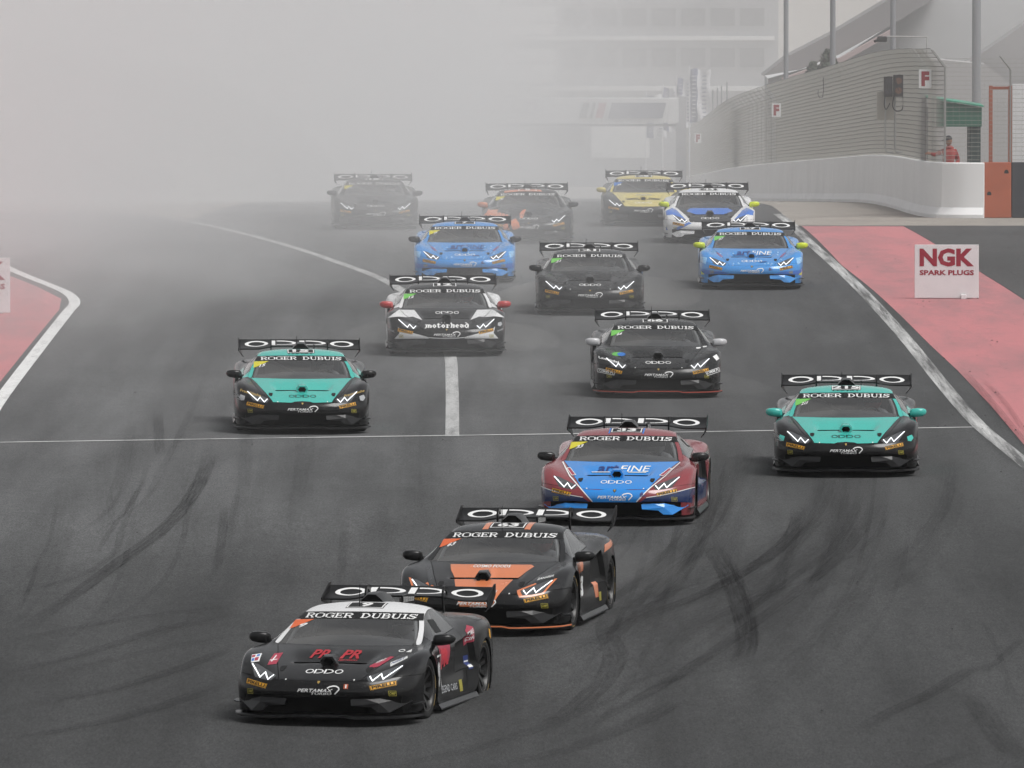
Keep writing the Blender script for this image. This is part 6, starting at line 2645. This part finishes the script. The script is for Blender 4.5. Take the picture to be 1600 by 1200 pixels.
def vol_mat(name, dens, col=(0.97, 0.97, 0.97), aniso=0.0):
    m = bpy.data.materials.new(name)
    m.use_nodes = True
    N, L = m.node_tree.nodes, m.node_tree.links
    N.clear()
    out = N.new('ShaderNodeOutputMaterial')
    v = N.new('ShaderNodeVolumePrincipled')
    v.inputs['Color'].default_value = (*col, 1)
    v.inputs['Density'].default_value = dens
    v.inputs['Anisotropy'].default_value = aniso
    L.new(v.outputs[0], out.inputs['Volume'])
    return m, v, N, L


hz, *_ = vol_mat('thin_haze', 0.00009)
haze_box('haze', -260, 260, -60, 830, -32, 40, hz)

dm_, dv, N, L = vol_mat('dust', 0.0)
tc = N.new('ShaderNodeTexCoord')
geo = N.new('ShaderNodeNewGeometry')
sx = N.new('ShaderNodeSeparateXYZ')
L.new(geo.outputs['Position'], sx.inputs[0])


def vm_(op, a, b=None, c=None, clamp=False):
    q = N.new('ShaderNodeMath')
    q.operation = op
    q.use_clamp = clamp
    for i, s in enumerate((a, b, c)):
        if s is None:
            continue
        if isinstance(s, (int, float)):
            q.inputs[i].default_value = s
        else:
            L.new(s, q.inputs[i])
    return q.outputs[0]


def mrange(src, a, b, lo, hi, smooth=True):
    r = N.new('ShaderNodeMapRange')
    r.interpolation_type = 'SMOOTHSTEP' if smooth else 'LINEAR'
    for k, v in zip((1, 2, 3, 4), (a, b, lo, hi)):
        r.inputs[k].default_value = v
    L.new(src, r.inputs[0])
    return r.outputs[0]


Y = sx.outputs['Y']
Xp = sx.outputs['X']
grow = vm_('MULTIPLY', vm_('POWER', 2.718281828, vm_('DIVIDE', vm_('SUBTRACT', Y, 150.0), 46.0)), 0.0022)
grow = vm_('MULTIPLY', vm_('MINIMUM', grow, 0.017), mrange(Y, 262, 335, 1.0, 0.30))
side = vm_('MAXIMUM', mrange(Xp, -10.0, 8.0, 1.75, 0.10), mrange(Y, 310, 560, 0.0, 0.42))
start = mrange(Y, 138, 165, 0.0, 1.0)
nz = N.new('ShaderNodeTexNoise')
nz.inputs['Scale'].default_value = 0.13
nz.inputs['Detail'].default_value = 2.0
mpg = N.new('ShaderNodeMapping')
mpg.inputs['Scale'].default_value = (1.0, 0.35, 1.2)
L.new(geo.outputs['Position'], mpg.inputs[0])
L.new(mpg.outputs[0], nz.inputs['Vector'])
puff = mrange(nz.outputs['Fac'], 0.3, 0.7, 0.1, 1.9, False)
rho = vm_('MULTIPLY', vm_('MULTIPLY', grow, side), vm_('MULTIPLY', start, puff))
low = vm_('MULTIPLY', vm_('MULTIPLY', mrange(sx.outputs['Z'], 0.1, 1.7, 0.016, 0.0), mrange(Xp, -1.0, 3.5, 1.0, 0.0)), vm_('MULTIPLY', mrange(Y, 158, 190, 0.0, 1.0), mrange(Y, 225, 245, 1.0, 0.0)))
rho = vm_('ADD', rho, vm_('MULTIPLY', low, mrange(nz.outputs['Fac'], 0.38, 0.66, 0.0, 1.8)))      # dust blowing low across the lanes
L.new(rho, dv.inputs['Density'])
haze_box('dust_cloud', -60, 60, 136, 750, -28, 14, dm_)


# low puffs of dust dragged along behind and under the cars
pf, *_ = vol_mat('dust_puff', 0.045, (0.88, 0.86, 0.83))


def puff_mesh(px, py, rx, ry, rz, seed, m=pf):
    x, y = ground(px, py)
    rr = random.Random(seed)
    ph_ = [rr.random() * 6 for _ in range(6)]
    vs, fs = [], []
    n, k = 24, 10
    for j in range(k + 1):
        t = math.pi * j / k
        for i in range(n):
            a = 2 * math.pi * i / n
            q = 1 + .16 * math.sin(2 * a + ph_[0]) * math.sin(t) + .12 * math.sin(3 * a + 2 * t + ph_[1]) * math.sin(t) + .08 * math.sin(5 * a - t + ph_[2]) * math.sin(t)
            vs.append((rx * q * math.sin(t) * math.cos(a), ry * q * math.sin(t) * math.sin(a), rz * q * math.cos(t)))
    for j in range(k):
        for i in range(n):
            fs.append((j * n + i, (j + 1) * n + i, (j + 1) * n + (i + 1) % n, j * n + (i + 1) % n))
    o = MB().add(vs, fs).build('dust_puff', m, None, smooth=80, loc=(x, y, zt(y) + rz * .35))
    tag(o, kind='stuff')


pf2, *_ = vol_mat('thin_dust_puff', 0.022, (0.88, 0.87, 0.85))
puff_mesh(800, 975, .55, 1.6, .42, 1)
puff_mesh(985, 915, .7, 1.8, .35, 2, pf2)
puff_mesh(700, 545, 1.5, 2.6, .38, 3)
puff_mesh(930, 480, 1.7, 3.0, .42, 4)
puff_mesh(1010, 612, 1.8, 3.4, .30, 5, pf2)
